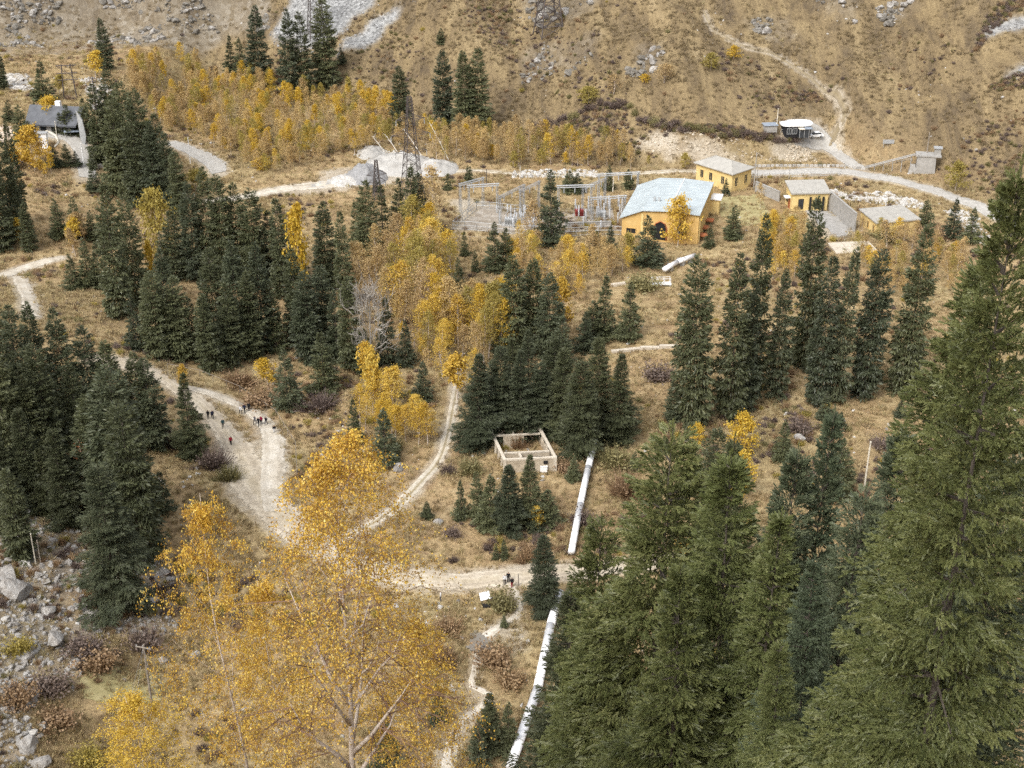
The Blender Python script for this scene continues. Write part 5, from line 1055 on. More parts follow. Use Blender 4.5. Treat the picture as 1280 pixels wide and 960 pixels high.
panel_wall('river_wall', 'low concrete wall segment above the small footbridge', (846, 332), (856, 331), 1.6, 3)
b = P(1066, 310); r = thing('concrete_slab', 'flat weathered concrete slab in the grass below the yellow shed', 'slab', b, RAD(8))
for i in range(3):
    for j in range(2): MB().box((-3.4+i*3.3, -1.6+j*3.2, 0.12), (3.2, 3.1, 0.4)).build('slab_panel', M['ruin_cap'], r)
# --- kiosk, car, railing, huts
b = P(994, 167); r = thing('kiosk', 'dark roadside kiosk with flat white oval roof beside the parking place', 'kiosk', b, RAD(6))
def oval(rx, ry, z0, z1, n=20, mi=0, mb=None):
    mb = mb or MB(); p = [(math.copysign(abs(math.cos(t))**0.6, math.cos(t))*rx, math.copysign(abs(math.sin(t))**0.6, math.sin(t))*ry) for t in [2*math.pi*(k+0.5)/n for k in range(n)]]
    for k in range(n):
        (x0, y0), (x1, y1) = p[k], p[(k+1) % n]; mb.poly([(x0, y0, z0), (x1, y1, z0), (x1, y1, z1), (x0, y0, z1)])
    mb.poly([(x, y, z1) for x, y in p]); mb.poly([(x, y, z0) for x, y in reversed(p)]); return mb
oval(4.1, 2.2, -0.4, 2.7).build('wall', M['dark'], r); oval(4.5, 2.6, 2.72, 3.15).build('roof', M['white'], r)
for x in (-2.4, -0.9): window(r, x, -2.22, 1.4, 1.1, 1.4, 0, 'glass', 'steel')
MB().box((1.4, -2.9, 1.05), (2.6, 1.3, 2.3)).build('annex', M['glass'], r); MB().box((0.7, -2.95, 2.3), (1.5, 1.7, 0.16)).build('awning', M['wood_pale'], r); MB().box((2.6, -2.9, 2.34), (2.0, 1.6, 0.2)).build('awning', M['blue_grey'], r)
for x in (0.1, 1.4, 2.7): MB().box((x, -3.58, 1.05), (0.10, 0.10, 2.3)).build('post', M['steel'], r)
b = P(962, 163); r = thing('grey_hut', 'low grey sheet roofed hut left of the kiosk', 'hut', b, RAD(8)); MB().box((0, 0, 0.7), (3.4, 2.4, 1.8)).build('wall', M['concrete'], r); MB().box((0, 0, 1.72), (3.9, 2.9, 0.16)).build('roof', M['blue_grey'], r)
def car(px, py, yaw, label):
    b = P(px, py); r = thing('car', label, 'car', (b.x, b.y, b.z+0.12), RAD(yaw)); prof = [(-2.1, 0.35), (-2.15, 0.75), (-1.85, 0.92), (-0.95, 0.98), (1.25, 1.0), (2.0, 0.92), (2.12, 0.6), (2.1, 0.32)]
    mb = MB()
    for s in (-1, 1): mb.poly([(x, s*0.86, z) for x, z in (prof if s < 0 else prof[::-1])])
    for k in range(len(prof)):
        (x0, z0), (x1, z1) = prof[k], prof[(k+1) % len(prof)]; mb.poly([(x0, -0.86, z0), (x0, 0.86, z0), (x1, 0.86, z1), (x1, -0.86, z1)])
    body = mb.build('body', M['white'], r)
    def cabin(x0, x1, x2, x3, z0, z1, w0, w1, mat, nm, par):
        m = MB(); lo = [(x0, -w0, z0), (x3, -w0, z0), (x3, w0, z0), (x0, w0, z0)]; hi = [(x1, -w1, z1), (x2, -w1, z1), (x2, w1, z1), (x1, w1, z1)]
        for i in range(4): m.poly([lo[i], lo[(i+1) % 4], hi[(i+1) % 4], hi[i]])
        m.poly(hi); return m.build(nm, M[mat], par)
    cabin(-1.1, -0.35, 1.0, 1.75, 0.97, 1.42, 0.80, 0.66, 'glass', 'glasshouse', r); MB().box((0.33, 0, 1.44), (1.4, 1.34, 0.06)).build('roof', M['white'], r)
    for x in (-1.3, 1.35):
        for y in (-0.8, 0.8):
            wh = MB().bar((x, y-0.12, 0.32), (x, y+0.12, 0.32), 0.33, 14).build('wheel', M['black'], r); MB().bar((x, y-0.13, 0.32), (x, y+0.13, 0.32), 0.18, 10).build('rim', M['steel'], wh)
    for y in (-0.6, 0.6): MB().box((-2.14, y, 0.7), (0.06, 0.35, 0.14)).build('headlight', M['porcelain'], body); MB().box((2.10, y, 0.72), (0.06, 0.3, 0.14)).build('tail_light', M['red'], body)
car(1019, 172, 12, 'white saloon car parked beside the kiosk')
def railing(name, label, pts, h=1.0, step=2.0, mat='steel', rails=2, r0=0.06, cat='railing', group=None):
    q = at([p[0] for p in pts], [p[1] for p in pts]); path = []
    for i in range(len(q)-1):
        L = np.hypot(*(q[i+1]-q[i])[:2]); k = max(1, int(round(L/step)))
        path += [q[i]+(q[i+1]-q[i])*s/k for s in range(k)]
    path.append(q[-1]); path = [Vector((p[0], p[1], float(hgt(p[0], p[1])))) for p in path]; o0 = path[0].copy(); r = thing(name, label, cat, o0, 0, group)
    for p in path:
        p = p-o0; MB().bar(p+Vector((0, 0, -0.3)), p+Vector((0, 0, h)), r0, 4).build('post', M[mat], r)
    for k in range(rails):
        z = h*(1-0.45*k)-0.04; mb = MB()
        for a, c in zip(path, path[1:]): mb.bar(a-o0+Vector((0, 0, z)), c-o0+Vector((0, 0, z)), r0*0.8, 4)
        mb.build('rail', M[mat], r)
    return r
railing('kiosk_railing', 'steel railing along the bank in front of the kiosk', [(976, 166), (998, 174), (1012, 180)], 1.0, 1.8, 'steel')
railing('road_railing', 'long steel railing along the valley road above the gatehouse', [(940, 222), (990, 221), (1050, 219)], 1.1, 2.4, 'steel', 3)
railing('bend_railing', 'low railing on the far edge of the road bend', [(1085, 212), (1110, 207), (1140, 202)], 1.0, 2.2, 'concrete', 2)
g = np.random.default_rng(9)
for i in range(26):   # black and white kerb stones
    px = 944+i*5.4; b = P(px, 208.5+0.15*math.sin(i)+(0 if px < 1050 else (px-1050)*0.12)); o = MB().box((0, 0, 0.25), (1.05, 0.35, 0.8), 0, 0, 0.85).build('kerb_stone', M['rock_pale' if i % 3 else 'concrete']); o.location = b
    tag(o, ('white' if i % 3 else 'grey')+' kerb stone in the row along the road under the kiosk', 'kerb stone', ('white' if i % 3 else 'grey')+' kerb stones')
# abutment with pipe bridge
b = P(1156, 213); r = thing('pipe_abutment', 'old grey concrete abutment with pole at the end of the pipe bridge', 'abutment', b, RAD(-12))
MB().box((0, 0, 1.6), (5.0, 3.0, 5.0), 0, 0, 0.92).build('block', M['concrete'], r); MB().box((0.4, 0.2, 4.28), (6.4, 3.6, 0.35)).build('deck', M['concrete'], r); MB().box((-3.2, -0.6, 0.4), (2.2, 2.0, 2.4), 0, 0, 0.5).build('buttress', M['concrete'], r)
MB().box((2.6, 0.4, 5.3), (1.6, 1.6, 1.7)).build('valve_hut', M['concrete'], r); MB().box((2.6, 0.4, 6.24), (2.2, 2.2, 0.16)).build('hut_roof', M['steel'], r); MB().bar((0, 1.0, 4.4), (0, 1.0, 10.0), 0.16, 6, 0.11).build('pole', M['wood'], r)
A = P(1082, 215); B = Vector((b.x-1.5, b.y, b.z+4.6)); o0 = A.copy(); r = thing('pipe_bridge', 'thin steel pipe bridge spanning from the road to the abutment', 'pipe bridge', o0)
for dy in (0, 0.9): MB().bar((0, dy, 1.2), B-o0+Vector((0, dy, 0)), 0.14, 6).build('pipe', M['concrete'], r)
for k in range(1, 6):
    q = Vector((0, 0, 1.2)).lerp(B-o0, k/6); gz = float(hgt(o0.x+q.x, o0.y+q.y))-o0.z; MB().bar((q.x, q.y+0.45, gz-0.3), (q.x, q.y+0.45, q.z), 0.09, 4).build('support', M['steel'], r)
b = P(1110, 183); r = thing('notice_frame', 'small pale frame sign on the straw hillside', 'sign', b)
MB().box((0, 0, 1.3), (3.0, 0.08, 1.1)).build('panel', M['steel'], r)
for x in (-1.2, 0, 1.2): MB().bar((x, 0.06, -0.3), (x, 0.06, 1.9), 0.06, 4).build('post', M['steel'], r)
# --- ruin
zt = float(hgt(*on_plane(655, 560, 0.0)[:2]))+2.7
C = [on_plane(612, 535, zt), on_plane(673, 532, zt), on_plane(694, 571, zt), on_plane(631, 574, zt)]
r0 = C[3].copy(); r0.z = zt-2.7; r = thing('ruined_foundation', 'roofless concrete ruin with open rooms beside the pipeline', 'ruin', r0)
loc = [c-r0 for c in C]
def wall_between(a, b_, h0, h1, t, name, mat, shrink=0.0):
    a = Vector(a); b_ = Vector(b_); d = b_-a; ang = math.atan2(d.y, d.x); c = (a+b_)/2
    return MB().box((c.x, c.y, (h0+h1)/2), (math.hypot(d.x, d.y)-shrink, t, h1-h0), ang).build(name, M[mat], r)
TL, TR, BR, BL = loc
def bl(u, v): return TL.lerp(TR, u).lerp(BL.lerp(BR, u), v)
for a, c in ((TL, TR), (TR, BR), (BR, BL), (BL, TL)): wall_between(a, c, 2.42, 2.72, 0.5, 'top_beam', 'ruin_cap', 0.52)
for c in (TL, TR, BR, BL): MB().box((c.x, c.y, 0.9), (0.55, 0.55, 3.7)).build('corner_pier', M['ruin_cap'], r)
wall_between(BL, BR, -1.0, 2.40, 0.36, 'wall', 'ruin', 0.6); wall_between(TR, BR, -1.0, 1.2, 0.36, 'wall', 'ruin', 0.6); wall_between(TL, TR, -1.0, 2.40, 0.32, 'wall', 'ruin', 0.6)
for k in range(1, 5): q = TL.lerp(BL, k/5); MB().box((q.x, q.y, 0.7), (0.35, 0.35, 3.4)).build('pillar', M['ruin_cap'], r)
for k in range(1, 4): q = TR.lerp(BR, k/4); MB().box((q.x, q.y, 0.7), (0.35, 0.35, 3.4)).build('pillar', M['ruin_cap'], r)
wall_between(bl(0.03, 0.24), bl(0.97, 0.24), 2.44, 2.70, 0.32, 'cross_beam', 'ruin_cap', 0.3); wall_between(bl(0.2, 0.24), bl(0.62, 0.24), -0.6, 2.38, 0.28, 'partition', 'ruin'); wall_between(bl(0.42, 0.02), bl(0.42, 0.22), 2.44, 2.70, 0.3, 'cross_beam', 'ruin_cap', 0.3)
wall_between(bl(0.03, 0.80), bl(0.97, 0.80), 2.44, 2.70, 0.34, 'cross_beam', 'ruin_cap', 0.3); wall_between(bl(0.03, 0.80), bl(0.97, 0.80), -0.6, 2.38, 0.28, 'partition', 'ruin', 0.3); wall_between(bl(0.34, 0.82), bl(0.34, 0.97), 2.44, 2.70, 0.4, 'cross_beam', 'ruin_cap', 0.3); wall_between(bl(0.62, 0.24), bl(0.62, 0.05), -0.6, 2.2, 0.28, 'partition', 'ruin', 0.3)
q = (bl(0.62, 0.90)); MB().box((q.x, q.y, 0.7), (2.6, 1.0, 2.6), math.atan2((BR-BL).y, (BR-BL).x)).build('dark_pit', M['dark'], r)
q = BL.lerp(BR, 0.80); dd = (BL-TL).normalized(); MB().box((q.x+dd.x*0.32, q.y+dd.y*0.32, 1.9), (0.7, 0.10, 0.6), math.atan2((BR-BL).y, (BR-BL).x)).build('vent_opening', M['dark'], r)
b = P(680, 589); r = thing('white_tank', 'small white box tank standing at the ruin corner', 'tank', b, RAD(-8)); MB().box((0, 0, 0.5), (1.2, 0.9, 1.2)).build('body', M['white'], r); MB().box((0, 0, 1.13), (1.3, 1.0, 0.06)).build('lid', M['white'], r)
# --- pipelines
def pipeline(name, label, pts, rad, n_band, saddle=True, bend=False):
    W = [P(p[0], p[1])+Vector((0, 0, p[2])) for p in pts]; o0 = W[0].copy(); o0.z = float(hgt(o0.x, o0.y)); r = thing(name, label, 'pipeline', o0); L = [w-o0 for w in W]
    n = 12
    for i in range(len(L)-1):
        mb = MB(); mb.bar(L[i], L[i+1], rad, 20); me = mb.mesh('pipe_section', M['pipe'], True); link('pipe_section', me, r)
        k = n_band[i]
        for j in range(k):
            q = L[i].lerp(L[i+1], (j+0.5)/k); dr = (L[i+1]-L[i]).normalized()
            MB().bar(q-dr*0.09, q+dr*0.09, rad*1.06, 20).build('band', M['pipe_band'], r)
            if saddle:
                gz = float(hgt(o0.x+q.x, o0.y+q.y))-o0.z; 
                if q.z-rad-gz > -0.3: MB().box((q.x, q.y, (gz-0.4+q.z-rad*0.5)/2), (rad*2.0, 0.5, max(0.1, q.z-rad*0.5-gz+0.4))).build('saddle', M['concrete'], r)
    for q in L[1:-1]: MB().box((q.x, q.y, q.z), (rad*2.02, rad*2.02, rad*2.02), 0.2).build('joint', M['pipe'], r) if False else None
    return r, L, o0
r, L, o0 = pipeline('white_pipeline', 'thick white banded pipeline running down to the dirt road', [(744, 557, 1.1), (735, 592, 1.3), (725, 640, 1.5), (714, 698, 1.2)], 0.52, [2, 4, 4])
mb = MB(); a = L[0]; mb.tube([a, a+Vector((0.25, 1.0, 0.5)), a+Vector((0.35, 1.5, 1.2)), a+Vector((0.0, 1.4, 1.7)), a+Vector((-0.5, 1.2, 1.7))], [0.45, 0.36, 0.26, 0.24, 0.24], 12); mb.build('vent_bend', M['steel'], r, True)
r, L, o0 = pipeline('lower_pipeline', 'white pipeline below the road half hidden by the near spruces', [(700, 748, 1.0), (688, 790, 1.2), (672, 870, 1.3), (638, 968, 1.2)], 0.62, [3, 4, 5])
pipeline('small_pipeline', 'short white pipe run between the powerhouse and the footbridge', [(868, 326, 1.3), (846, 334, 1.3), (830, 343, 1.2)], 0.55, [2, 1])
b = P(826, 357); r = thing('footbridge', 'little white railed footbridge over the ditch', 'footbridge', b, RAD(3)); MB().box((0, 0, 0.5), (4.4, 1.3, 0.25)).build('deck', M['white'], r)
for s in (-0.55, 0.55):
    for x in (-2.0, -0.7, 0.7, 2.0): MB().bar((x, s, 0.5), (x, s, 1.8), 0.06, 4).build('post', M['white'], r)
    MB().bar((-2.1, s, 1.78), (2.1, s, 1.78), 0.05, 4).build('rail', M['white'], r)
for x in (-1.9, 1.9): MB().box((x, 0, -0.1), (0.5, 1.5, 1.0)).build('footing', M['concrete'], r)
def channel(name, label, pts, w, h):
    q = at([p[0] for p in pts], [p[1] for p in pts]); o0 = Vector(q[0]); r = thing(name, label, 'channel', o0)
    for k in range(len(q)-1):
        a, c = Vector(q[k])-o0, Vector(q[k+1])-o0; d = c-a; n = max(1, int(d.length/3))
        for i in range(n):
            u = a.lerp(c, (i+0.5)/n); gz = float(hgt(o0.x+u.x, o0.y+u.y))-o0.z; MB().box((u.x, u.y, gz+h/2-0.15), (d.length/n-0.08, w, h), math.atan2(d.y, d.x)).build('slab', M['ruin_cap'], r)
channel('concrete_channel', 'pale concrete channel edge crossing behind the tall spruce row', [(764, 441), (800, 437), (848, 434)], 0.8, 0.7)
channel('upper_channel', 'short concrete ledge left of the footbridge', [(764, 358), (782, 355)], 0.9, 0.7)
# --- information board and path posts
b = P(607, 757); r = thing('information_board', 'white tilted information board on dark legs beside the road', 'board', b, RAD(12))
o = MB().box((0, 0, 0), (1.5, 0.08, 1.15)).build('panel', M['white'], r); o.location = (-0.1, 0, 1.75); o.rotation_euler = (RAD(-30), RAD(-8), 0)
for x in (-0.5, 0.45): MB().bar((x, 0.1, -0.2), (x, 0.12, 1.7), 0.07, 5).build('leg', M['black'], r)
MB().box((0.1, -0.3, 0.15), (1.1, 0.7, 0.35)).build('foot_block', M['black'], r)
b = P(648, 732); r = thing('wooden_post', 'dark wooden post beside the three standing walkers', 'post', b); MB().bar((0, 0, -0.3), (0, 0, 2.0), 0.10, 6, 0.08).build('shaft', M['wood'], r); MB().bar((0, 0, 2.0), (0, 0, 2.08), 0.12, 6).build('cap', M['wood'], r)
# --- lodge
b = P(80, 168); r = thing('mountain_lodge', 'mountain lodge with dark slate roof and tall white gable prow', 'building', (b.x, b.y, b.z-0.2), RAD(-8))
MB().box((-4.0, 4.0, 1.6), (12.0, 8.0, 4.0)).build('wall', M['concrete'], r)
mb = MB(); x0, x1 = -10.2, 4.0; s = [(-1.0, 2.8), (3.8, 6.8), (8.8, 2.8)]
for k in range(2):
    (y0, z0), (y1, z1) = s[k], s[k+1]; mb.poly([(x0, y0, z0), (x1, y0, z0), (x1+1.0*(k == 0), y1, z1), (x0, y1, z1)]); mb.poly([(x0, y0, z0-0.3), (x0, y1, z1-0.3), (x1, y1, z1-0.3), (x1, y0, z0-0.3)])
ro = mb.build('roof', M['roof_dark'], r); MB().box((-2.4, 4.2, 7.2), (1.4, 1.0, 1.4)).build('chimney', M['white'], ro)
mb = MB(); mb.poly([(x1-0.4, -0.6, 3.2), (x1-0.4, 8.4, 3.2), (x1-0.4, 3.8, 6.4)]); mb.poly([(x1-0.3, 3.8, 6.4), (x1-0.3, 8.4, 3.2), (x1-0.3, -0.6, 3.2)]); mb.build('gable', M['dark'], r)
mb = MB(); p = [(4.9, -1.4, 7.4), (6.4, -1.6, 4.8), (6.9, -1.8, 0.6), (6.2, -2.2, -3.0), (5.4, -2.1, 0.0)]; mb.poly(p); mb.poly([(x, y+0.4, z) for x, y, z in reversed(p)])
for i in range(5): a, c = p[i], p[(i+1) % 5]; mb.poly([a, (a[0], a[1]+0.4, a[2]), (c[0], c[1]+0.4, c[2]), c])
mb.build('prow_panel', M['steel'], r)
for x in (-8.5, -5.5, -2.5, 0.5): window(r, x, 0, 2.0, 1.4, 1.6, 0, 'glass', 'dark')
b = P(92, 170); r2 = thing('glass_canopy', 'low blue grey canopy in front of the lodge', 'canopy', b, RAD(14)); MB().box((0, 0, 1.5), (4.6, 2.6, 0.15)).build('roof', M['blue_grey'], r2)
for x in (-2.1, 2.1):
    for y in (-1.1, 1.1): MB().bar((x, y, -0.3), (x, y, 1.45), 0.07, 5).build('post', M['steel'], r2)
b = P(57, 184); r = thing('gate_cabin', 'narrow white gate cabin beside the curved road', 'cabin', b, RAD(5)); MB().box((0, 0, 1.8), (1.5, 1.5, 4.0)).build('wall', M['white'], r); MB().box((-1.1, 0, 1.6), (0.6, 1.3, 3.6)).build('side_panel', M['blue_grey'], r); MB().box((-0.3, 0, 3.9), (2.6, 1.9, 0.18)).build('roof', M['steel'], r)
pl = line([(50, 161, .5), (60, 165, .5), (70, 171, .5), (73, 178, .5), (68, 184, .5)]); mb = MB(); 
for (xa, ya, w_), (xb, yb_, w2) in zip(pl[:-1], pl[1:]): mb.bar((xa-pl[0][0], ya-pl[0][1], float(hgt(xa, ya))+0.15), (xb-pl[0][0], yb_-pl[0][1], float(hgt(xb, yb_))+0.15), 0.3, 4)
o = mb.build('road_kerb', M['wood_pale']); o.location = (pl[0][0], pl[0][1], 0); tag(o, 'pale yellow kerb curving round the lawn by the lodge road', 'kerb')
panel_wall('stone_parapet', 'low whitish parapet below the lodge road', (118, 210), (146, 209), 1.0, 6, 'rock_pale')
# --- pylons and poles
def lattice(name, label, px, py, h, w0, w1, arms, n=9, legs_at=0.0, r0=0.13):
    b = P(px, py); r = thing(name, label, 'pylon', b, RAD(20))
    def wd(z): return (w0+(w1-w0)*min(1, z/h)**0.75)/2
    cr = [(-1, -1), (1, -1), (1, 1), (-1, 1)]
    for sx, sy in cr:
        mb = MB(); zs = [h*k/n for k in range(n+1)]
        for a, c in zip(zs, zs[1:]): mb.bar((sx*wd(a), sy*wd(a), a-(0.5 if a == 0 else 0)), (sx*wd(c), sy*wd(c), c), r0, 4)
        mb.build('leg', M['pylon'], r)
    mb = MB()
    for k in range(n):
        a, c = h*k/n, h*(k+1)/n
        for i in range(4):
            p, q = cr[i], cr[(i+1) % 4]
            mb.bar((p[0]*wd(a), p[1]*wd(a), a), (q[0]*wd(c), q[1]*wd(c), c), r0*0.6, 3); mb.bar((q[0]*wd(a), q[1]*wd(a), a), (p[0]*wd(c), p[1]*wd(c), c), r0*0.6, 3); mb.bar((p[0]*wd(c), p[1]*wd(c), c), (q[0]*wd(c), q[1]*wd(c), c), r0*0.6, 3)
    mb.build('bracing', M['pylon'], r)
    for z, ln in arms:
        mb = MB()
        for s in (-1, 1):
            for sy in (-1, 1): mb.bar((s*wd(z), sy*wd(z), z), (s*ln, 0, z+0.2), r0*0.7, 3); mb.bar((s*wd(z), sy*wd(z), z+1.3), (s*ln, 0, z+0.2), r0*0.6, 3)
        ar = mb.build('cross_arm', M['pylon'], r)
        for s in (-1, 1): MB().bar((s*ln, 0, z+0.1), (s*ln, 0, z-1.2), 0.12, 6).build('insulator', M['steel'], ar)
    return r
hb = P(516, 250); lattice('lattice_pylon', 'tall dark steel lattice pylon above the gravel yard', 516, 250, height_for(tuple(hb), 121), 5.6, 0.9, [(height_for(tuple(hb), 150), 3.6), (height_for(tuple(hb), 169), 5.0), (height_for(tuple(hb), 190), 4.0)], 12, r0=0.10)
lattice('hill_pylon', 'dark lattice pylon on the straw hillside cut by the upper edge', 686, 43, 30, 7.4, 1.4, [(20, 5), (25, 4)], 10, r0=0.19)
lattice('small_pylon', 'small dark lattice mast before the grey gravel heap', 472, 248, height_for(at(472, 248), 200), 2.2, 0.6, [(height_for(at(472, 248), 219), 2.6), (height_for(at(472, 248), 228), 2.2)], 8, r0=0.10)
lattice('scree_pylon', 'distant lattice pylon in front of the grey scree', 396, 46, 28, 5.5, 1.2, [(18, 4), (23, 3)], 9)
b = P(88, 122); hh = height_for(tuple(b), 80); r = thing('portal_mast', 'dark two legged portal mast behind the lodge', 'mast', b, RAD(10))
for x in (-1.2, 1.2): MB().bar((x*1.5, 0, -0.5), (x, 0, hh), 0.2, 6, 0.14).build('leg', M['pylon'], r)
for z in (hh-0.4, hh-2.6, hh-4.5): MB().bar((-2.8, 0, z), (2.8, 0, z), 0.13, 4).build('cross_arm', M['pylon'], r)
MB().bar((-2.8, 0, hh-0.4), (2.8, 0, hh-4.5), 0.08, 4).build('brace', M['pylon'], r)
def pole(px, py, top, label, mat='wood', rad=0.14, arms=0, group=None):
    b = P(px, py); h = height_for(tuple(b), top); r = thing('utility_pole', label, 'pole', b, RAD(R_.uniform(-20, 20)), group); MB().bar((0, 0, -0.5), (0.05, 0, h), rad, 7, rad*0.7).build('shaft', M[mat], r)
    for k in range(arms):
        a = MB().box((0.05, -0.15, h-0.35-0.9*k), (2.2, 0.12, 0.14)).build('cross_arm', M[mat], r)
        for x in (-0.9, 0.0, 0.95): MB().bar((x, -0.15, h-0.28-0.9*k), (x, -0.15, h-0.02-0.9*k), 0.06, 6, 0.04).build('insulator', M['porcelain'], a)
    if not arms: MB().bar((0.05, 0, h), (0.05, 0, h+0.12), rad*0.95, 7).build('cap', M[mat], r)
    return r, h
pole(1080, 612, 553, 'pale bare pole alone on the open grass', 'wood_pale', 0.17)
r, h = pole(190, 882, 806, 'dark wooden pole with guy wires above the yellow birch crown', 'wood', 0.17, 1)
bp = r.location.copy()
for k, (dx, dy) in enumerate(((-2.6, -1.0), (-1.6, -1.4), (1.4, -0.8))):
    MB().bar((0, 0, h-0.3), (dx, dy, float(hgt(bp.x+dx, bp.y+dy))-bp.z), 0.02, 4).build('guy_wire', M['steel'], r)
pole(121, 140, 96, 'dark pole with three crossarms beside the lodge', 'pylon', 0.24, 3); pole(45, 706, 668, 'pale post on the talus right of the small spruce', 'wood_pale', 0.10); pole(51, 704, 676, 'shorter grey post on the talus', 'wood', 0.10)
pole(970, 166, 136, 'pale pole left of the kiosk', 'wood_pale', 0.15); pole(574, 256, 226, 'thin dark pole left of the substation', 'pylon', 0.13); pole(608, 230, 212, 'thin dark pole behind the substation', 'pylon', 0.12); pole(650, 224, 208, 'pale pole by the boulder row', 'wood_pale', 0.14); pole(766, 240, 220, 'pale post behind the small spruces', 'wood_pale', 0.14); pole(238, 204, 172, 'thin white lamp pole beside the lower asphalt road', 'white', 0.12); pole(105, 208, 180, 'white lamp pole at the curved road', 'white', 0.13); pole(71, 170, 152, 'thin yellow pole on the lodge lawn', 'wood_pale', 0.12); pole(942, 236, 192, 'grey pole behind the yellow house', 'concrete', 0.14); pole(888, 222, 202, 'tilted pale pole above the powerhouse roof', 'wood_pale', 0.14)
pole(946, 226, 210, 'grey lamp post at the left end of the road railing', 'concrete', 0.10); pole(986, 224, 210, 'grey lamp post before the gatehouse roof', 'concrete', 0.10)
# dead and fallen trunks
b = P(108, 612); hh = height_for(tuple(b), 545); r = thing('dead_tree', 'dead spruce with bleached stem and rusty top in the left forest', 'dead tree', b); MB().tube([(0, 0, -0.3), (0.05, 0, hh*0.5), (0, 0, hh)], [0.16, 0.11, 0.03], 7).build('trunk', M['bleached'], r)
mb = MB()
for i in range(70):
    z = hh*R_.uniform(0.45, 0.99); a = R_.random()*6.28; ln = (1.05-z/hh)*2.6+0.3; mb.bar((0, 0, z), (math.cos(a)*ln, math.sin(a)*ln, z+ln*R_.uniform(-.2, .3)), 0.035, 3, 0.01, cap=False)
mb.build('branches', M['rust'], r)
def fallen(px, py, px2, py2, lift, label, group='leaning bleached trunks'):
    a = P(px, py); c = P(px2, py2)+Vector((0, 0, lift)); r = thing('fallen_trunk', label, 'fallen trunk', a, 0, group); d = c-a; MB().tube([(0, 0, -0.1), tuple(d*0.5+Vector((0, 0, 0.2))), tuple(d)], [0.11, 0.08, 0.04], 7).build('trunk', M['bleached'], r)
    mb = MB()
    for i in range(7): q = d*R_.uniform(0.4, 0.95); mb.bar(q, q+Vector((R_.uniform(-1, 1), R_.uniform(-1, 1), R_.uniform(0.2, 1))), 0.05, 3, 0.015, cap=False)
    mb.build('branches', M['bleached'], r)
fallen(528, 196, 505, 192, 7, 'bleached trunk leaning left beside the tall pylon'); fallen(562, 202, 538, 198, 10, 'long bleached trunk leaning in the birches right of the pylon'); fallen(482, 192, 466, 190, 4.5, 'bleached trunk leaning over the pale mound'); fallen(497, 190, 482, 188, 4.5, 'short bleached trunk on the pale mound'); fallen(188, 590, 207, 610, 0.6, 'fallen pole lying across the slope right of the left forest', None)
# --- substation
railing('substation_fence', 'pale post fence around the left part of the substation', [(596, 262), (566, 287), (610, 290), (664, 293), (720, 295), (776, 294)], 2.2, 2.6, 'steel', 3, 0.07, 'fence')
railing('substation_rear_fence', 'pale rear fence of the substation below the grass bank', [(596, 262), (660, 266), (672, 258)], 2.0, 3.0, 'steel', 2, 0.07, 'fence')
def gantry(px, py, w, h, yaw, label, ins=3):
    b = P(px, py); r = thing('gantry', label, 'gantry', b, RAD(yaw), 'substation gantries')
    for x in (-w/2, w/2):
        mb = MB(); 
        for sx, sy in ((-.25, -.25), (.25, -.25), (.25, .25), (-.25, .25)): mb.bar((x+sx, sy, -0.3), (x+sx*0.6, sy*0.6, h), 0.06, 4)
        for k in range(6): mb.bar((x-.25, -.25, h*k/6), (x+.25, -.25, h*(k+1)/6), 0.04, 3); mb.bar((x+.25, .25, h*k/6), (x-.25, .25, h*(k+1)/6), 0.04, 3)
        mb.build('column', M['steel'], r)
    mb = MB(); 
    for sy in (-.2, .2): mb.bar((-w/2-0.5, sy, h), (w/2+0.5, sy, h), 0.07, 4); mb.bar((-w/2-0.5, sy, h-0.5), (w/2+0.5, sy, h-0.5), 0.07, 4)
    bm_ = mb.build('beam', M['steel'], r)
    for k in range(ins): x = -w/2+w*(k+0.5)/ins; MB().bar((x, 0, h-0.5), (x, 0, h-1.9), 0.12, 7, 0.09).build('insulator', M['porcelain'], bm_)
for a in [(590, 262, 7, 7.5, 40, 'lattice gantry at the left rear corner of the substation'), (604, 262, 7, 6.5, 10, 'second gantry from the left in the substation'), (640, 272, 10, 7, 55, 'slanting gantry left of the tall substation spruce'), (662, 266, 8, 7, 55, 'gantry touching the tall substation spruce'), (718, 268, 8, 7.5, 5, 'gantry just right of the tall substation spruce'), (742, 262, 9, 7, 50, 'gantry above the red transformer'), (772, 252, 10, 7.5, 10, 'gantry before the powerhouse roof edge'), (760, 275, 8, 6, 10, 'gantry near the powerhouse wall')]: gantry(*a)
g = np.random.default_rng(21); k = 0
for i in range(46):
    px, py = (g.uniform(620, 672), g.uniform(266, 288)) if i % 2 else (g.uniform(704, 778), g.uniform(258, 288))
    b = P(px, py); h = g.uniform(2.0, 3.6); r = thing('insulator_post', 'white insulator post on a steel stand in the substation', 'insulator', b, 0, 'substation insulator posts')
    MB().box((0, 0, h*0.22), (0.35, 0.35, h*0.5)).build('stand', M['steel'], r); mb = MB()
    for j in range(5): z = h*0.47+h*0.53*j/5; mb.bar((0, 0, z), (0, 0, z+h*0.085), 0.22, 8, 0.12)
    mb.build('insulator', M['porcelain'], r)
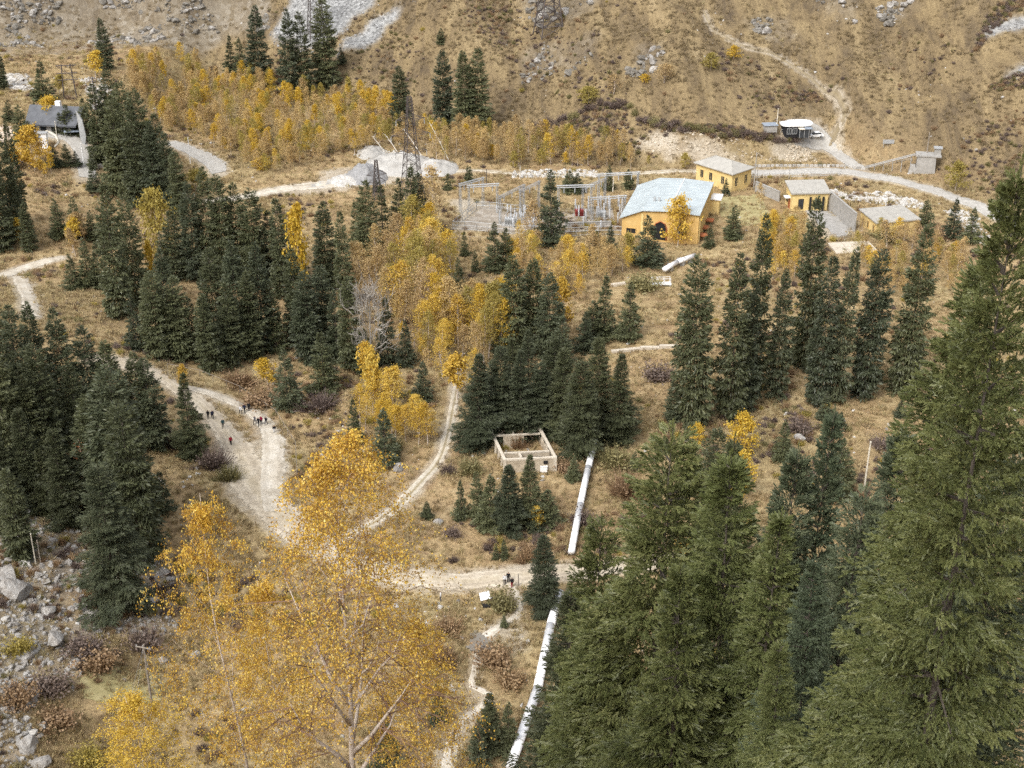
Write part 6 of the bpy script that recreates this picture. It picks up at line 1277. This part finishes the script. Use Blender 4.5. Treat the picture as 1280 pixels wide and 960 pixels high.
def transformer(px, py, label, mat):
    b = P(px, py); r = thing('transformer', label, 'transformer', b, RAD(R_.uniform(-8, 8))); MB().box((0, 0, 0.95), (2.0, 1.3, 1.6)).build('tank', M[mat], r); MB().box((0, 0, 0.0), (3.4, 2.4, 0.4)).build('plinth', M['concrete'], r)
    for i in range(6): MB().box((-0.85+i*0.34, -0.85, 0.95), (0.10, 0.36, 1.3)).build('radiator', M[mat], r)
    for x in (-0.8, 0, 0.8): MB().bar((x*0.8, 0, 1.75), (x*0.8, 0, 2.9), 0.15, 8, 0.08).build('bushing', M['porcelain'], r)
transformer(724, 270, 'red transformer in the substation right of the tall spruce', 'red'); transformer(752, 272, 'grey transformer between the red one and the powerhouse', 'steel'); transformer(636, 281, 'grey transformer in the left half of the substation', 'steel')
panel_wall('substation_wall', 'low pale concrete wall in the lower right of the substation', (706, 284), (764, 282), 1.0, 10)
b = P(790, 300); 
railing('grass_fence', 'thin dark stake fence along the upper side of the dirt road', [(210, 462), (250, 470), (300, 490), (345, 520), (370, 560), (372, 600)], 1.3, 2.6, 'wood', 1, 0.05, 'fence'); railing('yard_fence', 'thin fence on the lower side of the concrete yard', [(1020, 292), (1045, 298), (1066, 300)], 1.2, 2.0, 'wood', 2, 0.05, 'fence'); railing('substation_lower_fence', 'dark stake fence in the grass below the substation', [(562, 300), (600, 303), (640, 306)], 1.4, 2.4, 'wood', 1, 0.05, 'fence')

# ------------------------------------------------------------------ people
def person_mesh(seed, stride=0.25, arm=0.2):
    bm = bmesh.new(); sk = []
    def v(x, y, z, r, p=None):
        q = bm.verts.new((x, y, z)); sk.append((r[0] if isinstance(r, tuple) else r, r[1] if isinstance(r, tuple) else r))
        if p: bm.edges.new((p, q))
        return q
    pel = v(0, 0, 0.95, (0.17, 0.13)); sp = v(0, 0.0, 1.15, (0.16, 0.12), pel); ch = v(0, 0.01, 1.36, (0.19, 0.13), sp); nk = v(0, 0.02, 1.50, 0.06, ch); hd0 = v(0, 0.03, 1.58, 0.085, nk); v(0, 0.03, 1.69, 0.10, hd0)
    for s in (-1, 1):
        k = s*stride; hip = v(s*0.09, 0, 0.86, 0.105, pel); kn = v(s*0.10, k*0.55+0.03, 0.50, 0.075, hip); an = v(s*0.10, k, 0.10, 0.055, kn); v(s*0.11, k+0.14, 0.045, 0.045, an)
        sh = v(s*0.19, 0, 1.40, 0.075, ch); el = v(s*0.25, -k*0.5*arm*3-0.02, 1.13, 0.055, sh); wr = v(s*0.24, -k*arm*3+0.06, 0.90, 0.042, el); v(s*0.235, -k*arm*3+0.09, 0.80, 0.04, wr)
    me = bpy.data.meshes.new('person_skel'); bm.to_mesh(me); bm.free(); o = bpy.data.objects.new('person_skel', me); COL.objects.link(o)
    md = o.modifiers.new('s', 'SKIN'); md.use_smooth_shade = True; sd = o.modifiers.new('u', 'SUBSURF'); sd.levels = 2
    lay = me.skin_vertices[0].data
    for i, r in enumerate(sk): lay[i].radius = r; lay[i].use_root = (i == 0)
    bpy.context.view_layer.update(); out = bpy.data.meshes.new_from_object(o.evaluated_get(bpy.context.evaluated_depsgraph_get())); bpy.data.objects.remove(o)
    out.materials.clear()
    for k in ('cloth_black', 'cloth_navy', 'skin', 'hair', 'black'): out.materials.append(M[k])
    for p in out.polygons:
        c = p.center; rr = math.hypot(c.x, c.y)
        p.material_index = 4 if c.z < 0.12 else 3 if (c.z > 1.66 or (c.z > 1.53 and c.y < 0.0)) else 2 if c.z > 1.50 or (abs(c.x) > 0.19 and c.z < 0.87) else 0 if c.z > 0.92 or abs(c.x) > 0.19 else 1
    return out
PER = [person_mesh(1, 0.26), person_mesh(2, -0.22), person_mesh(3, 0.05)]
def pack_mesh(): 
    bm = bmesh.new(); bmesh.ops.create_cube(bm, size=1.0); bmesh.ops.scale(bm, vec=(0.30, 0.18, 0.45), verts=bm.verts); bmesh.ops.bevel(bm, geom=bm.edges[:], offset=0.06, segments=2, affect='EDGES'); me = bpy.data.meshes.new('backpack'); bm.to_mesh(me); bm.free(); return me
PACK = pack_mesh()
def person(px, py, yaw, top, leg, label, pose=0, pack=None, h=1.0):
    b = P(px, py); o = bpy.data.objects.new('person', PER[pose]); COL.objects.link(o); o.location = (b.x, b.y, b.z+0.10); o.rotation_euler = (0, 0, RAD(yaw)); o.scale = (1.08, 1.08, 1.02*h)
    for i, mt in ((0, top), (1, leg)): o.material_slots[i].link = 'OBJECT'; o.material_slots[i].material = M[mt]
    if pack:
        q = bpy.data.objects.new('backpack', PACK); COL.objects.link(q); q.parent = o; q.location = (0, -0.20, 1.25)
        if not PACK.materials: PACK.materials.append(M['cloth_grey'])
        q.material_slots[0].link = 'OBJECT'; q.material_slots[0].material = M[pack]
    tag(o, label, 'person', 'walkers on the valley paths')
for a in [(260.5, 524, 20, 'cloth_black', 'cloth_black', 'walker in black, left of the pair beside the roadside spruce', 0), (266, 524, 200, 'cloth_navy', 'cloth_black', 'walker in dark clothes, right of the pair beside the roadside spruce', 1), (279, 535, 190, 'cloth_teal', 'cloth_black', 'lone walker in dark teal between the pair and the red jacket', 0),
  (289, 557, 180, 'cloth_crimson', 'cloth_black', 'walker in a red jacket with dark pack on the dirt road', 1, 'cloth_black'), (301, 518, 160, 'cloth_white', 'cloth_black', 'walker in a white top, left of the upper trio', 0), (306, 516, 170, 'cloth_navy', 'cloth_black', 'walker in navy, middle of the upper trio', 1), (311.5, 514, 170, 'cloth_black', 'cloth_black', 'walker in black, right of the upper trio', 2, 'cloth_black'),
  (319, 531, 150, 'cloth_grey', 'cloth_black', 'walker in grey, leftmost of the lane foursome', 0), (323.5, 533, 160, 'cloth_black', 'cloth_black', 'walker in black, second of the lane foursome', 1), (327, 531, 160, 'cloth_maroon', 'cloth_black', 'walker in dark maroon, third of the lane foursome', 2), (333, 532, 160, 'cloth_black', 'cloth_grey', 'walker in black with grey trousers, right of the lane foursome', 0), (343, 541, 200, 'cloth_black', 'cloth_white', 'small walker in dark coat at the lane edge', 2, None, 0.8),
  (631, 731, 170, 'cloth_white', 'cloth_black', 'walker in a white top standing on the road above the footpath', 2), (635.5, 728, 180, 'cloth_black', 'cloth_black', 'walker in black between the white top and the red trousers', 2), (640, 735, 10, 'cloth_black', 'cloth_crimson', 'walker in dark jacket and red trousers at the footpath start', 2, 'cloth_black'), (568, 926, 30, 'cloth_grey', 'cloth_black', 'walker in grey jacket alone on the lower footpath', 0), (551, 752, 90, 'cloth_white', 'cloth_grey', 'walker in pale clothes behind the birch tips by the road', 2), (797, 224, 90, 'cloth_black', 'cloth_black', 'tiny dark walker behind the substation', 0), (243, 215, 90, 'cloth_black', 'cloth_black', 'tiny dark walker on the lower asphalt road', 1)]: person(*a)
print('tris', sum(len(m.loop_triangles) or sum(len(p.vertices)-2 for p in m.polygons) for m in bpy.data.meshes if m.users and len(m.polygons) < 100)+sum(len(m.polygons) for m in bpy.data.meshes if m.users and len(m.polygons) >= 100), 'objects', len(bpy.data.objects))
